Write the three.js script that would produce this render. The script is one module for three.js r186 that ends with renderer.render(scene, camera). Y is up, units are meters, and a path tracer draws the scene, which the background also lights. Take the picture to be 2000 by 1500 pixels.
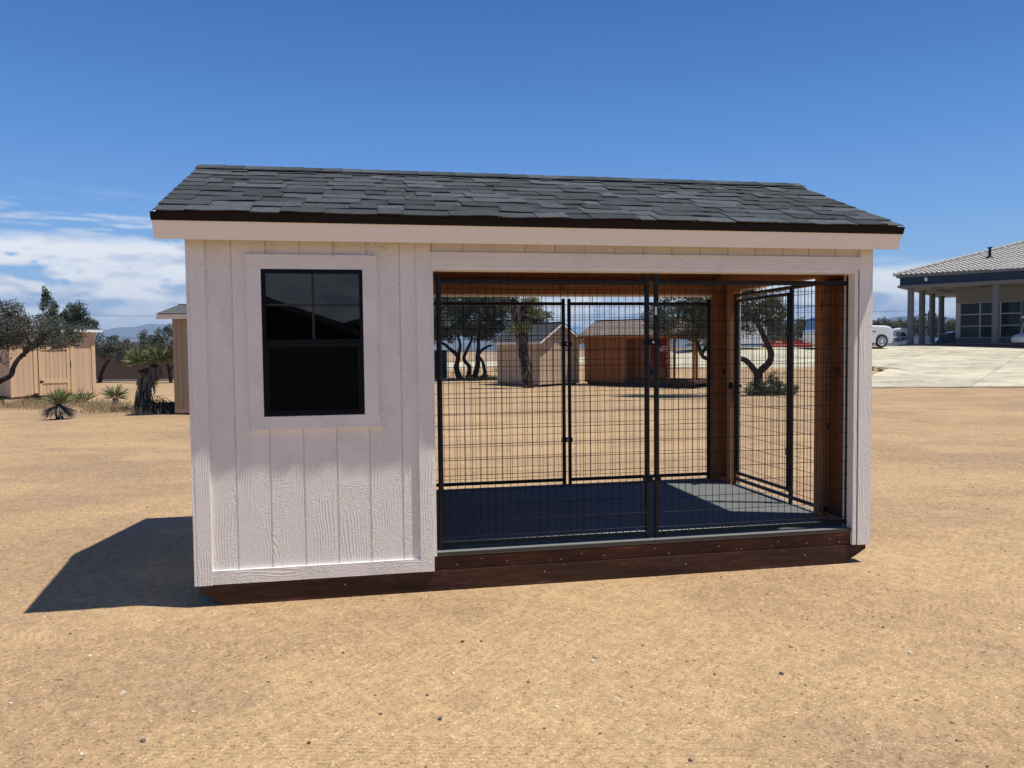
import * as THREE from 'three';
import { mergeGeometries } from 'three/addons/utils/BufferGeometryUtils.js';

// ------------------------------------------------------------------ camera, sky, sun, exposure
const renderer = new THREE.WebGLRenderer({ antialias: true });
renderer.toneMapping = THREE.LinearToneMapping;
renderer.toneMappingExposure = 1.08;
renderer.shadowMap.enabled = true;
const scene = new THREE.Scene();
const YAW = -0.1871, PITCH = 0.0444, ROLL = -0.0105;
const EYE = new THREE.Vector3(1.0429, 1.4315, 5.0057);
const camera = new THREE.PerspectiveCamera(2 * Math.atan(750 / 1526.5) * 180 / Math.PI, 4 / 3, 0.05, 9000);
{
  const c = Math.cos(YAW), s = Math.sin(YAW);
  const fw = new THREE.Vector3(-s * Math.cos(PITCH), -Math.sin(PITCH), -c * Math.cos(PITCH));
  const rt = new THREE.Vector3(c, 0, -s), up = new THREE.Vector3().crossVectors(rt, fw);
  const r2 = rt.clone().multiplyScalar(Math.cos(ROLL)).addScaledVector(up, Math.sin(ROLL));
  const u2 = up.clone().multiplyScalar(Math.cos(ROLL)).addScaledVector(rt, -Math.sin(ROLL));
  camera.quaternion.setFromRotationMatrix(new THREE.Matrix4().makeBasis(r2, u2, fw.clone().negate()));
  camera.position.copy(EYE);
}
const SUN = new THREE.Vector3(0.343, 0.932, 0.1255).normalize();
const sun = new THREE.DirectionalLight(new THREE.Color().setRGB(1.0, 0.955, 0.88), 5.0);
sun.position.copy(SUN).multiplyScalar(60); sun.castShadow = true;
Object.assign(sun.shadow.camera, { left: -45, right: 45, top: 45, bottom: -45, near: 1, far: 160 });
sun.shadow.mapSize.set(4096, 4096);
scene.add(sun, sun.target);

// ------------------------------------------------------------------ noise
let seed = 12345;
const rnd = () => { seed = (seed + 0x6d2b79f5) | 0; let t = Math.imul(seed ^ (seed >>> 15), 1 | seed); t = (t + Math.imul(t ^ (t >>> 7), 61 | t)) ^ t; return ((t ^ (t >>> 14)) >>> 0) / 4294967296; };
const rr = (a, b) => a + (b - a) * rnd();
const HN = 256, HT = new Float32Array(HN * HN); for (let i = 0; i < HT.length; i++) HT[i] = rnd();
// value noise with period (px, py) in lattice cells
function vn(x, y, px = 256, py = 256, k = 0) {
  const xi = Math.floor(x), yi = Math.floor(y), fx = x - xi, fy = y - yi;
  const sx = fx * fx * (3 - 2 * fx), sy = fy * fy * (3 - 2 * fy);
  const x0 = ((xi % px) + px) % px, x1 = (x0 + 1) % px, y0 = ((yi % py) + py) % py, y1 = (y0 + 1) % py;
  const h = (a, b) => HT[((b * 7 + k * 37) & 255) * HN + ((a * 3 + b * 5 + k * 91) & 255)];
  const a = h(x0, y0), b = h(x1, y0), c = h(x0, y1), d = h(x1, y1);
  return a + (b - a) * sx + (c - a) * sy + (a - b - c + d) * sx * sy;
}
function fbm(x, y, o = 4, px = 64, py = 64, k = 0) { let v = 0, a = 0.5, n = 0; for (let i = 0; i < o; i++) { v += a * vn(x, y, px, py, k + i); n += a; x *= 2; y *= 2; px *= 2; py *= 2; a *= 0.5; } return v / n; }
const clamp = (x, a = 0, b = 1) => Math.max(a, Math.min(b, x));
const sst = (a, b, x) => { const t = clamp((x - a) / (b - a)); return t * t * (3 - 2 * t); };
const mix = (a, b, t) => a + (b - a) * t;

// ------------------------------------------------------------------ sky (air and clouds only)
{
  const W = 4096, H = 2048, data = new Float32Array(W * H * 4);
  const stops = [[-90, .30, .28, .24], [-2, .42, .56, .72], [0, .42, .60, .80], [2.5, .36, .58, .83], [5, .275, .50, .80], [9, .165, .375, .75], [14, .094, .262, .65], [19, .060, .190, .53], [24, .043, .140, .43], [45, .030, .088, .27], [90, .022, .062, .19]];
  const fwAz = Math.atan2(-Math.cos(YAW), -Math.sin(YAW));
  for (let j = 0; j < H; j++) {
    const el = ((j + .5) / H - .5) * 180;
    let k = 0; while (k < stops.length - 2 && stops[k + 1][0] < el) k++;
    const A = stops[k], B = stops[k + 1], t = clamp((el - A[0]) / (B[0] - A[0]));
    const base = [mix(A[1], B[1], t), mix(A[2], B[2], t), mix(A[3], B[3], t)];
    for (let i = 0; i < W; i++) {
      const az = ((i + .5) / W - .5) * 2 * Math.PI; // atan2(z, x)
      let r = base[0], g = base[1], b = base[2];
      if (el > -1 && el < 14) {
        let ph = (az - fwAz) * 180 / Math.PI; ph = ((ph + 540) % 360) - 180;
        const U = i / W * 48; // 48 lattice cells round the horizon
        const top = 6.2 + 2.6 * (vn(U * .25 + .4, 3.3, 12, 64, 5) - .5) + (ph < -12 && ph > -60 ? 1.7 * sst(-12, -24, ph) * sst(-60, -44, ph) : 0) - (ph > 10 && ph < 50 ? 1.2 * sst(10, 20, ph) * sst(50, 38, ph) : 0);
        const wx = 2.2 * (vn(U * 2, el * .9, 96, 64, 9) - .5), wy = .9 * (vn(U * 3, el * 1.2 + 7, 144, 64, 11) - .5);
        const n1 = fbm(U * 1.6 + wx * .4, el * .95 + wy + U * .12, 6, 76.8 | 0, 64, 1);
        const n2 = fbm(U * 5 + wx, el * 2.1 + wy, 5, 240, 64, 21);
        const band = sst(top + .5, top - .5, el + 1.1 * (n1 - .5)) * sst(.2, 1.6, el);
        let cov = sst(.385, .475, n1 * .62 + n2 * .38 + .07 * band + (ph > 12 && ph < 48 ? .06 * sst(12, 20, ph) * sst(48, 38, ph) * sst(2.2, 3.2, el) : 0)) * band;
        const streak = sst(.5, .72, fbm(U * 2.2 + el * .25, el * 3.4, 5, 105, 64, 31)) * .55 * sst(11, 8, el) * sst(1, 3, el) * sst(-18, -26, ph) * sst(-80, -50, ph);
        cov = clamp(cov + streak * (1 - cov));
        const lit = clamp(.40 + 2.9 * (fbm(U * 3.1 + .35 + wx * .5, el * 1.5 + .25 + wy, 6, 148, 64, 41) - .40) + .42 * sst(top - 2.4, top - .6, el));
        const cr = mix(.40, .96, lit), cg = mix(.51, .965, lit), cb = mix(.70, .97, lit);
        r = mix(r, cr, cov * .93); g = mix(g, cg, cov * .93); b = mix(b, cb, cov * .93);
      }
      const o = (j * W + i) * 4; data[o] = r; data[o + 1] = g; data[o + 2] = b; data[o + 3] = 1;
    }
  }
  const sky = new THREE.DataTexture(data, W, H, THREE.RGBAFormat, THREE.FloatType);
  sky.mapping = THREE.EquirectangularReflectionMapping; sky.magFilter = THREE.LinearFilter; sky.needsUpdate = true;
  scene.background = sky; scene.environment = sky;
}
scene.fog = new THREE.FogExp2(new THREE.Color().setRGB(.44, .68, 1.0), 0.00040);

// ------------------------------------------------------------------ textures
function tex(w, h, fn, srgb = false, repeat = true) {
  const d = new Uint8Array(w * h * 4);
  for (let y = 0; y < h; y++) for (let x = 0; x < w; x++) { const c = fn(x / w, y / h, x, y), o = (y * w + x) * 4; if (typeof c === 'number') d[o] = d[o + 1] = d[o + 2] = clamp(c) * 255; else { d[o] = clamp(c[0]) * 255; d[o + 1] = clamp(c[1]) * 255; d[o + 2] = clamp(c[2]) * 255; } d[o + 3] = 255; }
  const t = new THREE.DataTexture(d, w, h); t.magFilter = THREE.LinearFilter; t.minFilter = THREE.LinearMipmapLinearFilter; t.generateMipmaps = true;
  if (repeat) t.wrapS = t.wrapT = THREE.RepeatWrapping; if (srgb) t.colorSpace = THREE.SRGBColorSpace; t.needsUpdate = true; return t;
}
const rep = (t, sx, sy) => { const c = t.clone(); c.repeat.set(1 / sx, 1 / (sy ?? sx)); c.needsUpdate = true; return c; };
const lin = (r, g, b) => new THREE.Color().setRGB(r, g, b);
const std = (color, o = {}) => new THREE.MeshPhysicalMaterial({ color, roughness: .85, specularIntensity: .5, ...o });

// ground: 12 m tile, sand with grit, wheel tracks and wind-smoothed patches
const GT = 12, GS = 2048;
const tracks = []; for (const [y, w, ph, a, str, type] of [[.07, .0095, .3, .012, .8, 0], [.125, .0095, .5, .013, .7, 0], [.205, .009, 1.4, .02, .45, 1], [.265, .009, 1.5, .021, .45, 1], [.355, .0095, 2.2, .016, .9, 0], [.475, .009, 5.0, .03, .4, 1], [.54, .0095, 5.1, .03, .7, 0], [.60, .0095, .9, .022, .8, 0], [.735, .009, 4.1, .014, .4, 1], [.80, .0095, 4.2, .018, .7, 0], [.90, .0095, 3.2, .02, .8, 0]]) tracks.push({ y, w, ph, a, str, type });
function trackField(u, v) {
  let h = 0, sm = 0;
  for (const t of tracks) {
    const c = t.y + t.a * Math.sin(2 * Math.PI * u + t.ph) + .35 * t.a * Math.sin(4 * Math.PI * u + t.ph * 2);
    let d = v - c; d -= Math.round(d);
    const m = sst(t.w, t.w * .8, Math.abs(d)); if (m <= 0) continue;
    const fade = t.str * sst(.30, .60, vn(u * 10, v * 4 + t.ph, 10, 64, 51));
    const q = d / t.w;
    const rib = t.type === 0 ? Math.sin(q * 13) : Math.sin((u * 480 + Math.abs(q) * 2.6) * Math.PI) * .8;
    h += m * fade * (-.22 + .42 * rib); sm += m * fade;
  }
  return [h, clamp(sm)];
}
const gN = new Float32Array(GS * GS), gT = new Float32Array(GS * GS), gC = new Float32Array(GS * GS);
for (let y = 0; y < GS; y++) for (let x = 0; x < GS; x++) {
  const u = x / GS, v = y / GS, i = y * GS + x, [th, tm] = trackField(u, v);
  const coarse = fbm(u * 24, v * 24, 4, 24, 24, 61), mid = fbm(u * 130, v * 130, 2, 130, 130, 66), grit = vn(u * 512, v * 512, 512, 512, 71);
  const loose = sst(.44, .58, fbm(u * 9, v * 14, 5, 9, 14, 81));
  gC[i] = loose; gT[i] = tm;
  gN[i] = .5 + .22 * (coarse - .5) + .30 * (mid - .5) * (1 - .6 * loose) + .34 * (grit - .5) * (1 - .5 * loose) + th * .5 + .10 * loose * (Math.sin((u * 330 + 1.3 * Math.sin(v * 377)) * 6.2832 / 2) * Math.sin(v * 754 / 1)) * sst(.5, .7, vn(u * 5, v * 7, 5, 7, 55));
}
const groundBump = tex(GS, GS, (u, v, x, y) => gN[y * GS + x]);
const groundMap = tex(GS, GS, (u, v, x, y) => {
  const i = y * GS + x, l = gC[i];
  const g = HT[((y * 13 + (x >> 3)) & 255) * HN + ((x * 7 + (y >> 4)) & 255)], g2 = vn(u * 256, v * 256, 256, 256, 91), pat = fbm(u * 6, v * 8, 5, 6, 8, 95) - .5;
  const k = 1 + .24 * (g - .5) + .12 * (g2 - .5) + .12 * pat + .03 * l + .035 * gT[i];
  const gray = clamp((fbm(u * 17, v * 23, 4, 17, 23, 99) - .52) * 3) * (1 - l);
  const speck = g > .985 ? .30 : g < .022 ? -.34 : 0;
  return [(.650 - .030 * gray + .010 * l) * k + speck * .6, (.537 - .026 * gray + .013 * l) * k + speck * .6, (.400 - .006 * gray + .004 * l) * k + speck * .55];
}, true);
// embossed cedar grain (paint is colourless here: relief only). 1 m wide, 2 m tall
const emboss = tex(1024, 2048, (u, v) => {
  const X = u * 5, k = Math.floor(X), w = .5 * (fbm(u * 6, v * 4, 3, 6, 4, 111) - .5) + .05 * Math.sin(v * 6.2832 * 2 + u * 9);
  const knot = (() => { let s = 0; for (const [a, b, r] of [[.13, .22, .05], [.52, .61, .06], [.78, .36, .045], [.33, .85, .05], [.9, .8, .05]]) { const dx = u - a, dy = (v - b) * .55; s += .10 * Math.exp(-(dx * dx + dy * dy) / (r * r)); } return s; })();
  const f = (u + w * .075 + knot + .006 * Math.sin(u * 41)) * 104;
  const ring = Math.pow(.5 + .5 * Math.sin(f * 6.2832 / 2), 2.2);
  const chop = sst(.46, .70, vn(u * 110, v * 300, 110, 300, 121)) * sst(.4, .6, fbm(u * 7, v * 5, 2, 7, 5, 131));
  const fine = vn(u * 240, v * 60, 240, 60, 141);
  const sel = sst(.42, .60, fbm(u * 9 + k, v * 3, 3, 9, 3, 151));
  return clamp(.12 + .36 * ring * sel + .46 * chop * (1 - .5 * sel) + .20 * fine);
});
const smoothBump = tex(512, 512, (u, v) => .5 + .5 * (fbm(u * 20, v * 90, 3, 20, 90, 161) - .5));
// bare timber, grain along v: 0.5 m x 2 m
const pine = tex(512, 1024, (u, v) => {
  const w = fbm(u * 4, v * 3, 3, 4, 3, 171) - .5, ring = .5 + .5 * Math.sin((u * 9 + w * 1.6) * 6.2832), fine = vn(u * 160, v * 14, 160, 14, 181);
  let kn = 0; for (const [a, b] of [[.2, .15], [.7, .4], [.35, .68], [.85, .88]]) { const d = Math.hypot((u - a) * 1.0, (v - b) * 2.6); kn += sst(.055, .02, d); }
  const k = .86 + .10 * ring + .12 * (fine - .5) - .38 * clamp(kn);
  return [.93 * k, .78 * k * (1 - .06 * ring), .60 * k * (1 - .10 * ring)];
}, true);
const stain = tex(512, 1024, (u, v) => {
  const fine = vn(u * 120, v * 10, 120, 10, 191), w = fbm(u * 5, v * 4, 4, 5, 4, 201), scuff = sst(.66, .8, fbm(u * 22, v * 30, 4, 22, 30, 211));
  const k = .62 + .38 * fine + .5 * (w - .5);
  return [.62 * k + .16 * scuff, .46 * k + .15 * scuff, .38 * k + .14 * scuff];
}, true);
const granule = tex(512, 512, (u, v, x, y) => { const g = HT[((y * 17 + (x >> 5)) & 255) * HN + ((x * 5 + y) & 255)], m = fbm(u * 12, v * 12, 4, 12, 12, 221), k = .70 + .42 * g + .35 * (m - .5); return [k * .93, k * .97, k]; }, true);
const concreteMap = tex(1024, 1024, (u, v, x, y) => { const m = fbm(u * 5, v * 9, 6, 5, 9, 231), s = sst(.58, .75, fbm(u * 14, v * 20, 4, 14, 20, 241)), g = HT[((y * 11) & 255) * HN + ((x * 3 + y) & 255)]; const k = .86 + .26 * (m - .5) + .05 * (g - .5) - .11 * s; return [k * .94, k * .92, k * .83]; }, true);
const stuccoBump = tex(512, 512, (u, v) => fbm(u * 60, v * 60, 3, 60, 60, 251));
const barkMap = tex(256, 512, (u, v) => { const n = fbm(u * 10, v * 6, 4, 10, 6, 261), s = vn(u * 40, v * 9, 40, 9, 265); const k = .45 + .7 * (n - .3) + .25 * (s - .5); return [k * .80, k * .72, k * .66]; }, true);
const ribBump = tex(64, 64, (u, v) => sst(.15, .4, Math.abs(((v * 4) % 1) - .5)) * .9);

// ------------------------------------------------------------------ materials
const M = {
  white: std(lin(.875, .84, .775), { roughness: .6, specularIntensity: .35, bumpMap: emboss, bumpScale: .0042 }),
  whiteSmooth: std(lin(.86, .82, .765), { roughness: .6, bumpMap: smoothBump, bumpScale: .0003 }),
  timber: std(lin(.56, .405, .285), { map: rep(pine, .5, 2), roughness: .75 }),
  ply: std(lin(.40, .255, .145), { map: rep(pine, 1.1, 2.6), roughness: .8 }),
  stain: std(lin(.235, .195, .165), { map: rep(stain, .35, 1.6), roughness: .62, bumpMap: rep(stain, .35, 1.6), bumpScale: .0006 }),
  stainRed: std(lin(.35, .24, .18), { map: rep(stain, .35, 1.6), roughness: .58, bumpMap: rep(stain, .35, 1.6), bumpScale: .0006 }),
  deck: std(lin(.20, .208, .198), { roughness: .95, specularIntensity: .05, bumpMap: rep(ribBump, .048), bumpScale: .002 }),
  deckEdge: std(lin(.075, .066, .058), { roughness: .8, specularIntensity: .2 }),
  blackMetal: std(lin(.006, .0065, .009), { roughness: .4, specularIntensity: .25 }),
  drip: std(lin(.010, .008, .008), { roughness: .5, specularIntensity: .25 }),
  tube: std(lin(.006, .007, .011), { roughness: .3, specularIntensity: .55 }),
  wire: std(lin(.006, .0065, .009), { roughness: .35, specularIntensity: .35 }),
  galv: std(lin(.55, .55, .56), { roughness: .35, metalness: .9 }),
  glass: new THREE.MeshPhysicalMaterial({ color: lin(.9, .95, .95), roughness: .02, transmission: 1, thickness: 0, ior: 1.5 }),
  screen: std(lin(.006, .0055, .0055), { roughness: .9, specularIntensity: .1, transparent: true, opacity: .72 }),
  dark: std(lin(.014, .014, .016), { roughness: .8, specularIntensity: .2 }),
  tag: std(lin(.7, .7, .7), { roughness: .5 }),
  tinted: new THREE.MeshPhysicalMaterial({ color: lin(.26, .30, .32), roughness: .02, transmission: 1, thickness: 0, ior: 1.5 }),
};
const shingleMats = [.070, .085, .100, .120, .142].map((k) => std(lin(k * .95, k * .985, k * 1.0), { map: rep(granule, .28), roughness: .95, bumpMap: rep(granule, .28), bumpScale: .003 }));

// ------------------------------------------------------------------ builders
const used = new Map();
function uniq(n) { const k = used.get(n) ?? 0; used.set(n, k + 1); return k ? n + '_' + String(k).padStart(3, '0') : n; }
function thing(name, label, category, group, kind) {
  const o = new THREE.Group(); o.name = uniq(name); o.userData = { label, category }; if (group) o.userData.group = group; if (kind) o.userData.kind = kind; scene.add(o); return o;
}
function part(name, parent) { const o = new THREE.Group(); o.name = name; parent.add(o); return o; }
function mesh(name, g, m, parent, kind) { const o = new THREE.Mesh(g, m); o.name = name; o.castShadow = o.receiveShadow = true; if (kind) o.userData.kind = kind; parent.add(o); return o; }
function solo(name, g, m, label, category, group, kind) { const o = new THREE.Mesh(g, m); o.name = uniq(name); o.castShadow = o.receiveShadow = true; o.userData = label ? { label, category } : {}; if (group) o.userData.group = group; if (kind) o.userData.kind = kind; scene.add(o); return o; }
// uv in metres; grain = axis along which the texture's v runs
function metreUV(g, grain = 'y', ox = rr(0, 5), oy = rr(0, 5)) {
  const p = g.attributes.position, n = g.attributes.normal, uv = new Float32Array(p.count * 2);
  for (let i = 0; i < p.count; i++) {
    const x = p.getX(i), y = p.getY(i), z = p.getZ(i), ax = Math.abs(n.getX(i)), ay = Math.abs(n.getY(i)), az = Math.abs(n.getZ(i));
    let a, b; // a across, b along
    if (grain === 'y') { b = y; a = az >= ax ? x : z; if (ay > ax && ay > az) { a = x; b = z; } }
    else if (grain === 'x') { b = x; a = ay > az ? z : y; if (ax > ay && ax > az) { a = z; b = y; } }
    else { b = z; a = ax > ay ? y : x; if (az > ax && az > ay) { a = x; b = y; } }
    uv[i * 2] = a + ox; uv[i * 2 + 1] = b + oy;
  }
  g.setAttribute('uv', new THREE.BufferAttribute(uv, 2)); return g;
}
function bx(x0, x1, y0, y1, z0, z1, grain = 'y') { const g = new THREE.BoxGeometry(x1 - x0, y1 - y0, z1 - z0); g.translate((x0 + x1) / 2, (y0 + y1) / 2, (z0 + z1) / 2); return metreUV(g, grain); }
const merge = (l) => (l.length === 1 ? l[0] : mergeGeometries(l.map((g) => (g.index ? g.toNonIndexed() : g)).map((g) => { for (const k of Object.keys(g.attributes)) if (!['position', 'normal', 'uv'].includes(k)) g.deleteAttribute(k); return g; }), false));
const UPV = new THREE.Vector3(0, 1, 0);
function rod(a, b, r0, r1 = r0, seg = 8) {
  const A = new THREE.Vector3(...a), B = new THREE.Vector3(...b), d = B.clone().sub(A), g = new THREE.CylinderGeometry(r1, r0, d.length(), seg, 1);
  g.applyQuaternion(new THREE.Quaternion().setFromUnitVectors(UPV, d.clone().normalize())); const m = A.add(B).multiplyScalar(.5); g.translate(m.x, m.y, m.z); return g;
}
// prism from a polygon in (a,b), extruded along the third axis
function prism(pts, t0, t1, plane, grain = 'y') {
  const s = new THREE.Shape(pts.map((p) => new THREE.Vector2(p[0], p[1])));
  const g = new THREE.ExtrudeGeometry(s, { depth: t1 - t0, bevelEnabled: false }); g.translate(0, 0, t0);
  if (plane === 'zy') { g.applyMatrix4(new THREE.Matrix4().set(0, 0, 1, 0, 0, 1, 0, 0, 1, 0, 0, 0, 0, 0, 0, 1)); const p = g.attributes.position; for (let i = 0; i < p.count; i += 3) for (const k of ['x', 'y', 'z']) { const K = { x: 'X', y: 'Y', z: 'Z' }[k], a = p['get' + K](i + 1), b = p['get' + K](i + 2); p['set' + K](i + 1, b); p['set' + K](i + 2, a); } g.computeVertexNormals(); }
  return metreUV(g, grain);
}

// ------------------------------------------------------------------ terrain
// camera-ground frame: u to the right, d ahead of the camera position
const FWx = -Math.sin(YAW), FWz = -Math.cos(YAW), RTx = Math.cos(YAW), RTz = -Math.sin(YAW);
const toWorld = (u, d) => [EYE.x + RTx * u + FWx * d, EYE.z + RTz * u + FWz * d];
const G0 = -0.134;
function T(u, d) {
  const s = sst(-12, 10, u), d0 = mix(36, 28.8, sst(7, 13, u));
  let h = G0 + .0705 * s * clamp(d - d0, 0, 50 - d0);
  h -= .06 * s * clamp(d - 51.5, 0, 10) * sst(42, 38, u);
  return h;
}
const apron = [[12.3, 28.9], [32, 27.6], [70, 27], [70, 95], [-46, 95], [-46, 63], [-6, 58], [2, 50], [6, 44.5], [9.4, 41], [12, 37], [16.8, 36.4], [17.6, 36.2], [15, 32.7]];
function inPoly(p, x, y) { let c = false; for (let i = 0, j = p.length - 1; i < p.length; j = i++) { const [a, b] = p[i], [e, f] = p[j]; if ((b > y) !== (f > y) && x < (e - a) * (y - b) / (f - b) + a) c = !c; } return c; }
function edgeDist(p, x, y) { let m = 1e9; for (let i = 0, j = p.length - 1; i < p.length; j = i++) { const [a, b] = p[i], [e, f] = p[j], dx = e - a, dy = f - b, t = clamp(((x - a) * dx + (y - b) * dy) / (dx * dx + dy * dy)); m = Math.min(m, Math.hypot(x - a - t * dx, y - b - t * dy)); } return m; }
function gh(u, d) {
  let h = T(u, d);
  const [wx, wz] = toWorld(u, d);
  const ox = Math.max(-.1 - wx, wx - 4.7, 0), oz = Math.max(-2.5 - wz, wz - .05, 0), away = Math.hypot(ox, oz);
  const amp = sst(.15, 2.5, away) * sst(400, 60, Math.hypot(u, d));
  h += amp * (.07 * (fbm(u * .35 + 40, d * .35 + 40, 3, 256, 256, 301) - .5) + .035 * (fbm(u * 1.6 + 9, d * 1.6 + 9, 2, 256, 256, 311) - .5));
  const berm = Math.exp(-Math.pow((u + 12.5) / 3.2, 2) - Math.pow((d - 22.2) / 2.2, 2)); h += .07 * berm;
  if (d > 28 && u > -47 && inPoly(apron, u, d)) h -= .35 * sst(.05, .9, edgeDist(apron, u, d));
  return h;
}
{
  const line = (segs) => { const o = []; for (const [a, b, s] of segs) for (let x = a; x < b - 1e-6; x += s) o.push(x); return o; };
  const grow = (x, s, k, end) => { const o = []; while (x < end) { o.push(x); x += s; s *= k; } o.push(end); return o; };
  const us = [...grow(30, .5, 1.12, 3600).map((x) => -x).reverse(), ...line([[-29.6, -10, .4], [-10, 10, .14], [10, 30, .4]]), ...grow(30, .5, 1.12, 3600)];
  const ds = [...grow(6, .4, 1.2, 400).map((x) => -x).reverse(), ...line([[-5.5, 1.5, .35], [1.5, 14, .11], [14, 60, .4]]), ...grow(60, .5, 1.1, 3800)];
  const nu = us.length, nd = ds.length, pos = new Float32Array(nu * nd * 3), uv = new Float32Array(nu * nd * 2), col = new Float32Array(nu * nd * 3), idx = [];
  for (let j = 0; j < nd; j++) for (let i = 0; i < nu; i++) {
    const k = j * nu + i, u = us[i], d = ds[j], [x, z] = toWorld(u, d); pos.set([x, gh(u, d), z], k * 3); uv.set([u / GT + .07, d / GT + .11], k * 2);
    const a = 1 + .09 * (fbm(u * .11 + 70, d * .16 + 30, 4, 256, 256, 321) - .5), scrub = sst(60, 200, Math.hypot(u, d)) * sst(.42, .6, fbm(u * .02 + 50, d * .03 + 50, 4, 256, 256, 331));
    const grey = .5 * sst(2.4, .8, Math.hypot((u + 12) / 1.6, (d - 20.6))) * fbm(u * 1.5 + 80, d * 2 + 80, 3, 256, 256, 341);
    col.set([a * mix(1, .55, scrub) * (1 - .30 * grey), a * mix(1, .68, scrub) * (1 - .28 * grey), a * mix(1, .70, scrub) * (1 - .2 * grey)], k * 3);
    if (i < nu - 1 && j < nd - 1) idx.push(k, k + 1, k + nu, k + 1, k + nu + 1, k + nu);
  }
  const g = new THREE.BufferGeometry(); g.setAttribute('position', new THREE.BufferAttribute(pos, 3)); g.setAttribute('uv', new THREE.BufferAttribute(uv, 2)); g.setAttribute('color', new THREE.BufferAttribute(col, 3)); g.setIndex(idx); g.computeVertexNormals();
  const o = solo('ground', g, new THREE.MeshStandardMaterial({ map: groundMap, bumpMap: groundBump, bumpScale: .030, vertexColors: true, roughness: 1 })); o.userData = { kind: 'structure', label: 'tan sandy ground with wheel tracks and grit', category: 'ground' };
}
// concrete lot, slab by slab
{
  const lot = new THREE.Group(); lot.name = 'concrete_lot'; lot.userData = { kind: 'structure', label: 'pale concrete driveway slabs sloping up to the office', category: 'pavement' }; scene.add(lot);
  const mats = [1, .95, 1.04, .9].map((k) => std(lin(.84 * k, .80 * k, .73 * k), { map: rep(concreteMap, 7), roughness: .9 }));
  const th = -38 * Math.PI / 180, fx = Math.cos(th), fy = Math.sin(th), S = 4.4, gap = .012;
  const clip = (poly, nx, ny, c) => { const o = []; for (let i = 0; i < poly.length; i++) { const a = poly[i], b = poly[(i + 1) % poly.length], da = a[0] * nx + a[1] * ny - c, db = b[0] * nx + b[1] * ny - c; if (da <= 0) o.push(a); if (da * db < 0) { const t = da / (da - db); o.push([mix(a[0], b[0], t), mix(a[1], b[1], t)]); } } return o; };
  const local = apron.map(([u, d]) => [u * fx + d * fy, -u * fy + d * fx]);
  let n = 0; const rest = [];
  for (let i = -30; i < 20; i++) for (let j = 0; j < 34; j++) {
    const x0 = i * S + gap, x1 = (i + 1) * S - gap, y0 = j * S + gap + (i % 2 ? 0 : 0), y1 = (j + 1) * S - gap;
    let p = clip(local, 1, 0, x1); p = clip(p, -1, 0, -x0); p = clip(p, 0, 1, y1); p = clip(p, 0, -1, -y0); if (p.length < 3) continue;
    let area = 0; for (let k = 0; k < p.length; k++) { const a = p[k], b = p[(k + 1) % p.length]; area += a[0] * b[1] - a[1] * b[0]; } if (Math.abs(area) < .1) continue;
    const uvp = p.map(([a, b]) => [a * fx - b * fy, a * fy + b * fx]);
    const cu = uvp.reduce((s, q) => s + q[0], 0) / uvp.length, cd = uvp.reduce((s, q) => s + q[1], 0) / uvp.length;
    const pts = []; // refine edges so that the slab follows the slope
    for (let k = 0; k < uvp.length; k++) { const a = uvp[k], b = uvp[(k + 1) % uvp.length]; for (let m = 0; m < 4; m++) pts.push([mix(a[0], b[0], m / 4), mix(a[1], b[1], m / 4)]); }
    const P = [], N = pts.length, top = (u, d) => T(u, d) + .02;
    const v3 = (u, d, y) => { const [x, z] = toWorld(u, d); return [x, y, z]; };
    const uvs = [], push = (q, uvq) => { for (let m = 0; m < 3; m++) { P.push(...q[m]); uvs.push(...uvq[m]); } };
    for (let k = 0; k < N; k++) {
      const a = pts[k], b = pts[(k + 1) % N]; let A = v3(...a, top(...a)), B = v3(...b, top(...b)), Cc = v3(cu, cd, top(cu, cd));
      push([A, B, Cc], [a, b, [cu, cd]]);
      const A2 = v3(...a, top(...a) - .13), B2 = v3(...b, top(...b) - .13); push([A, A2, B], [a, a, b]); push([B, A2, B2], [b, a, b]);
    }
    const g = new THREE.BufferGeometry(); g.setAttribute('position', new THREE.Float32BufferAttribute(P, 3)); g.setAttribute('uv', new THREE.Float32BufferAttribute(uvs, 2)); g.computeVertexNormals();
    if (cd < 62 && cu > -8 && cu < 48 && n < 200) { mesh('slab', g, mats[(i * 7 + j * 3 + 400) % 4], lot); n++; } else rest.push(g);
  }
  if (rest.length) mesh('far_slabs', mergeGeometries(rest), mats[0], lot, 'stuff');
}
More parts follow.
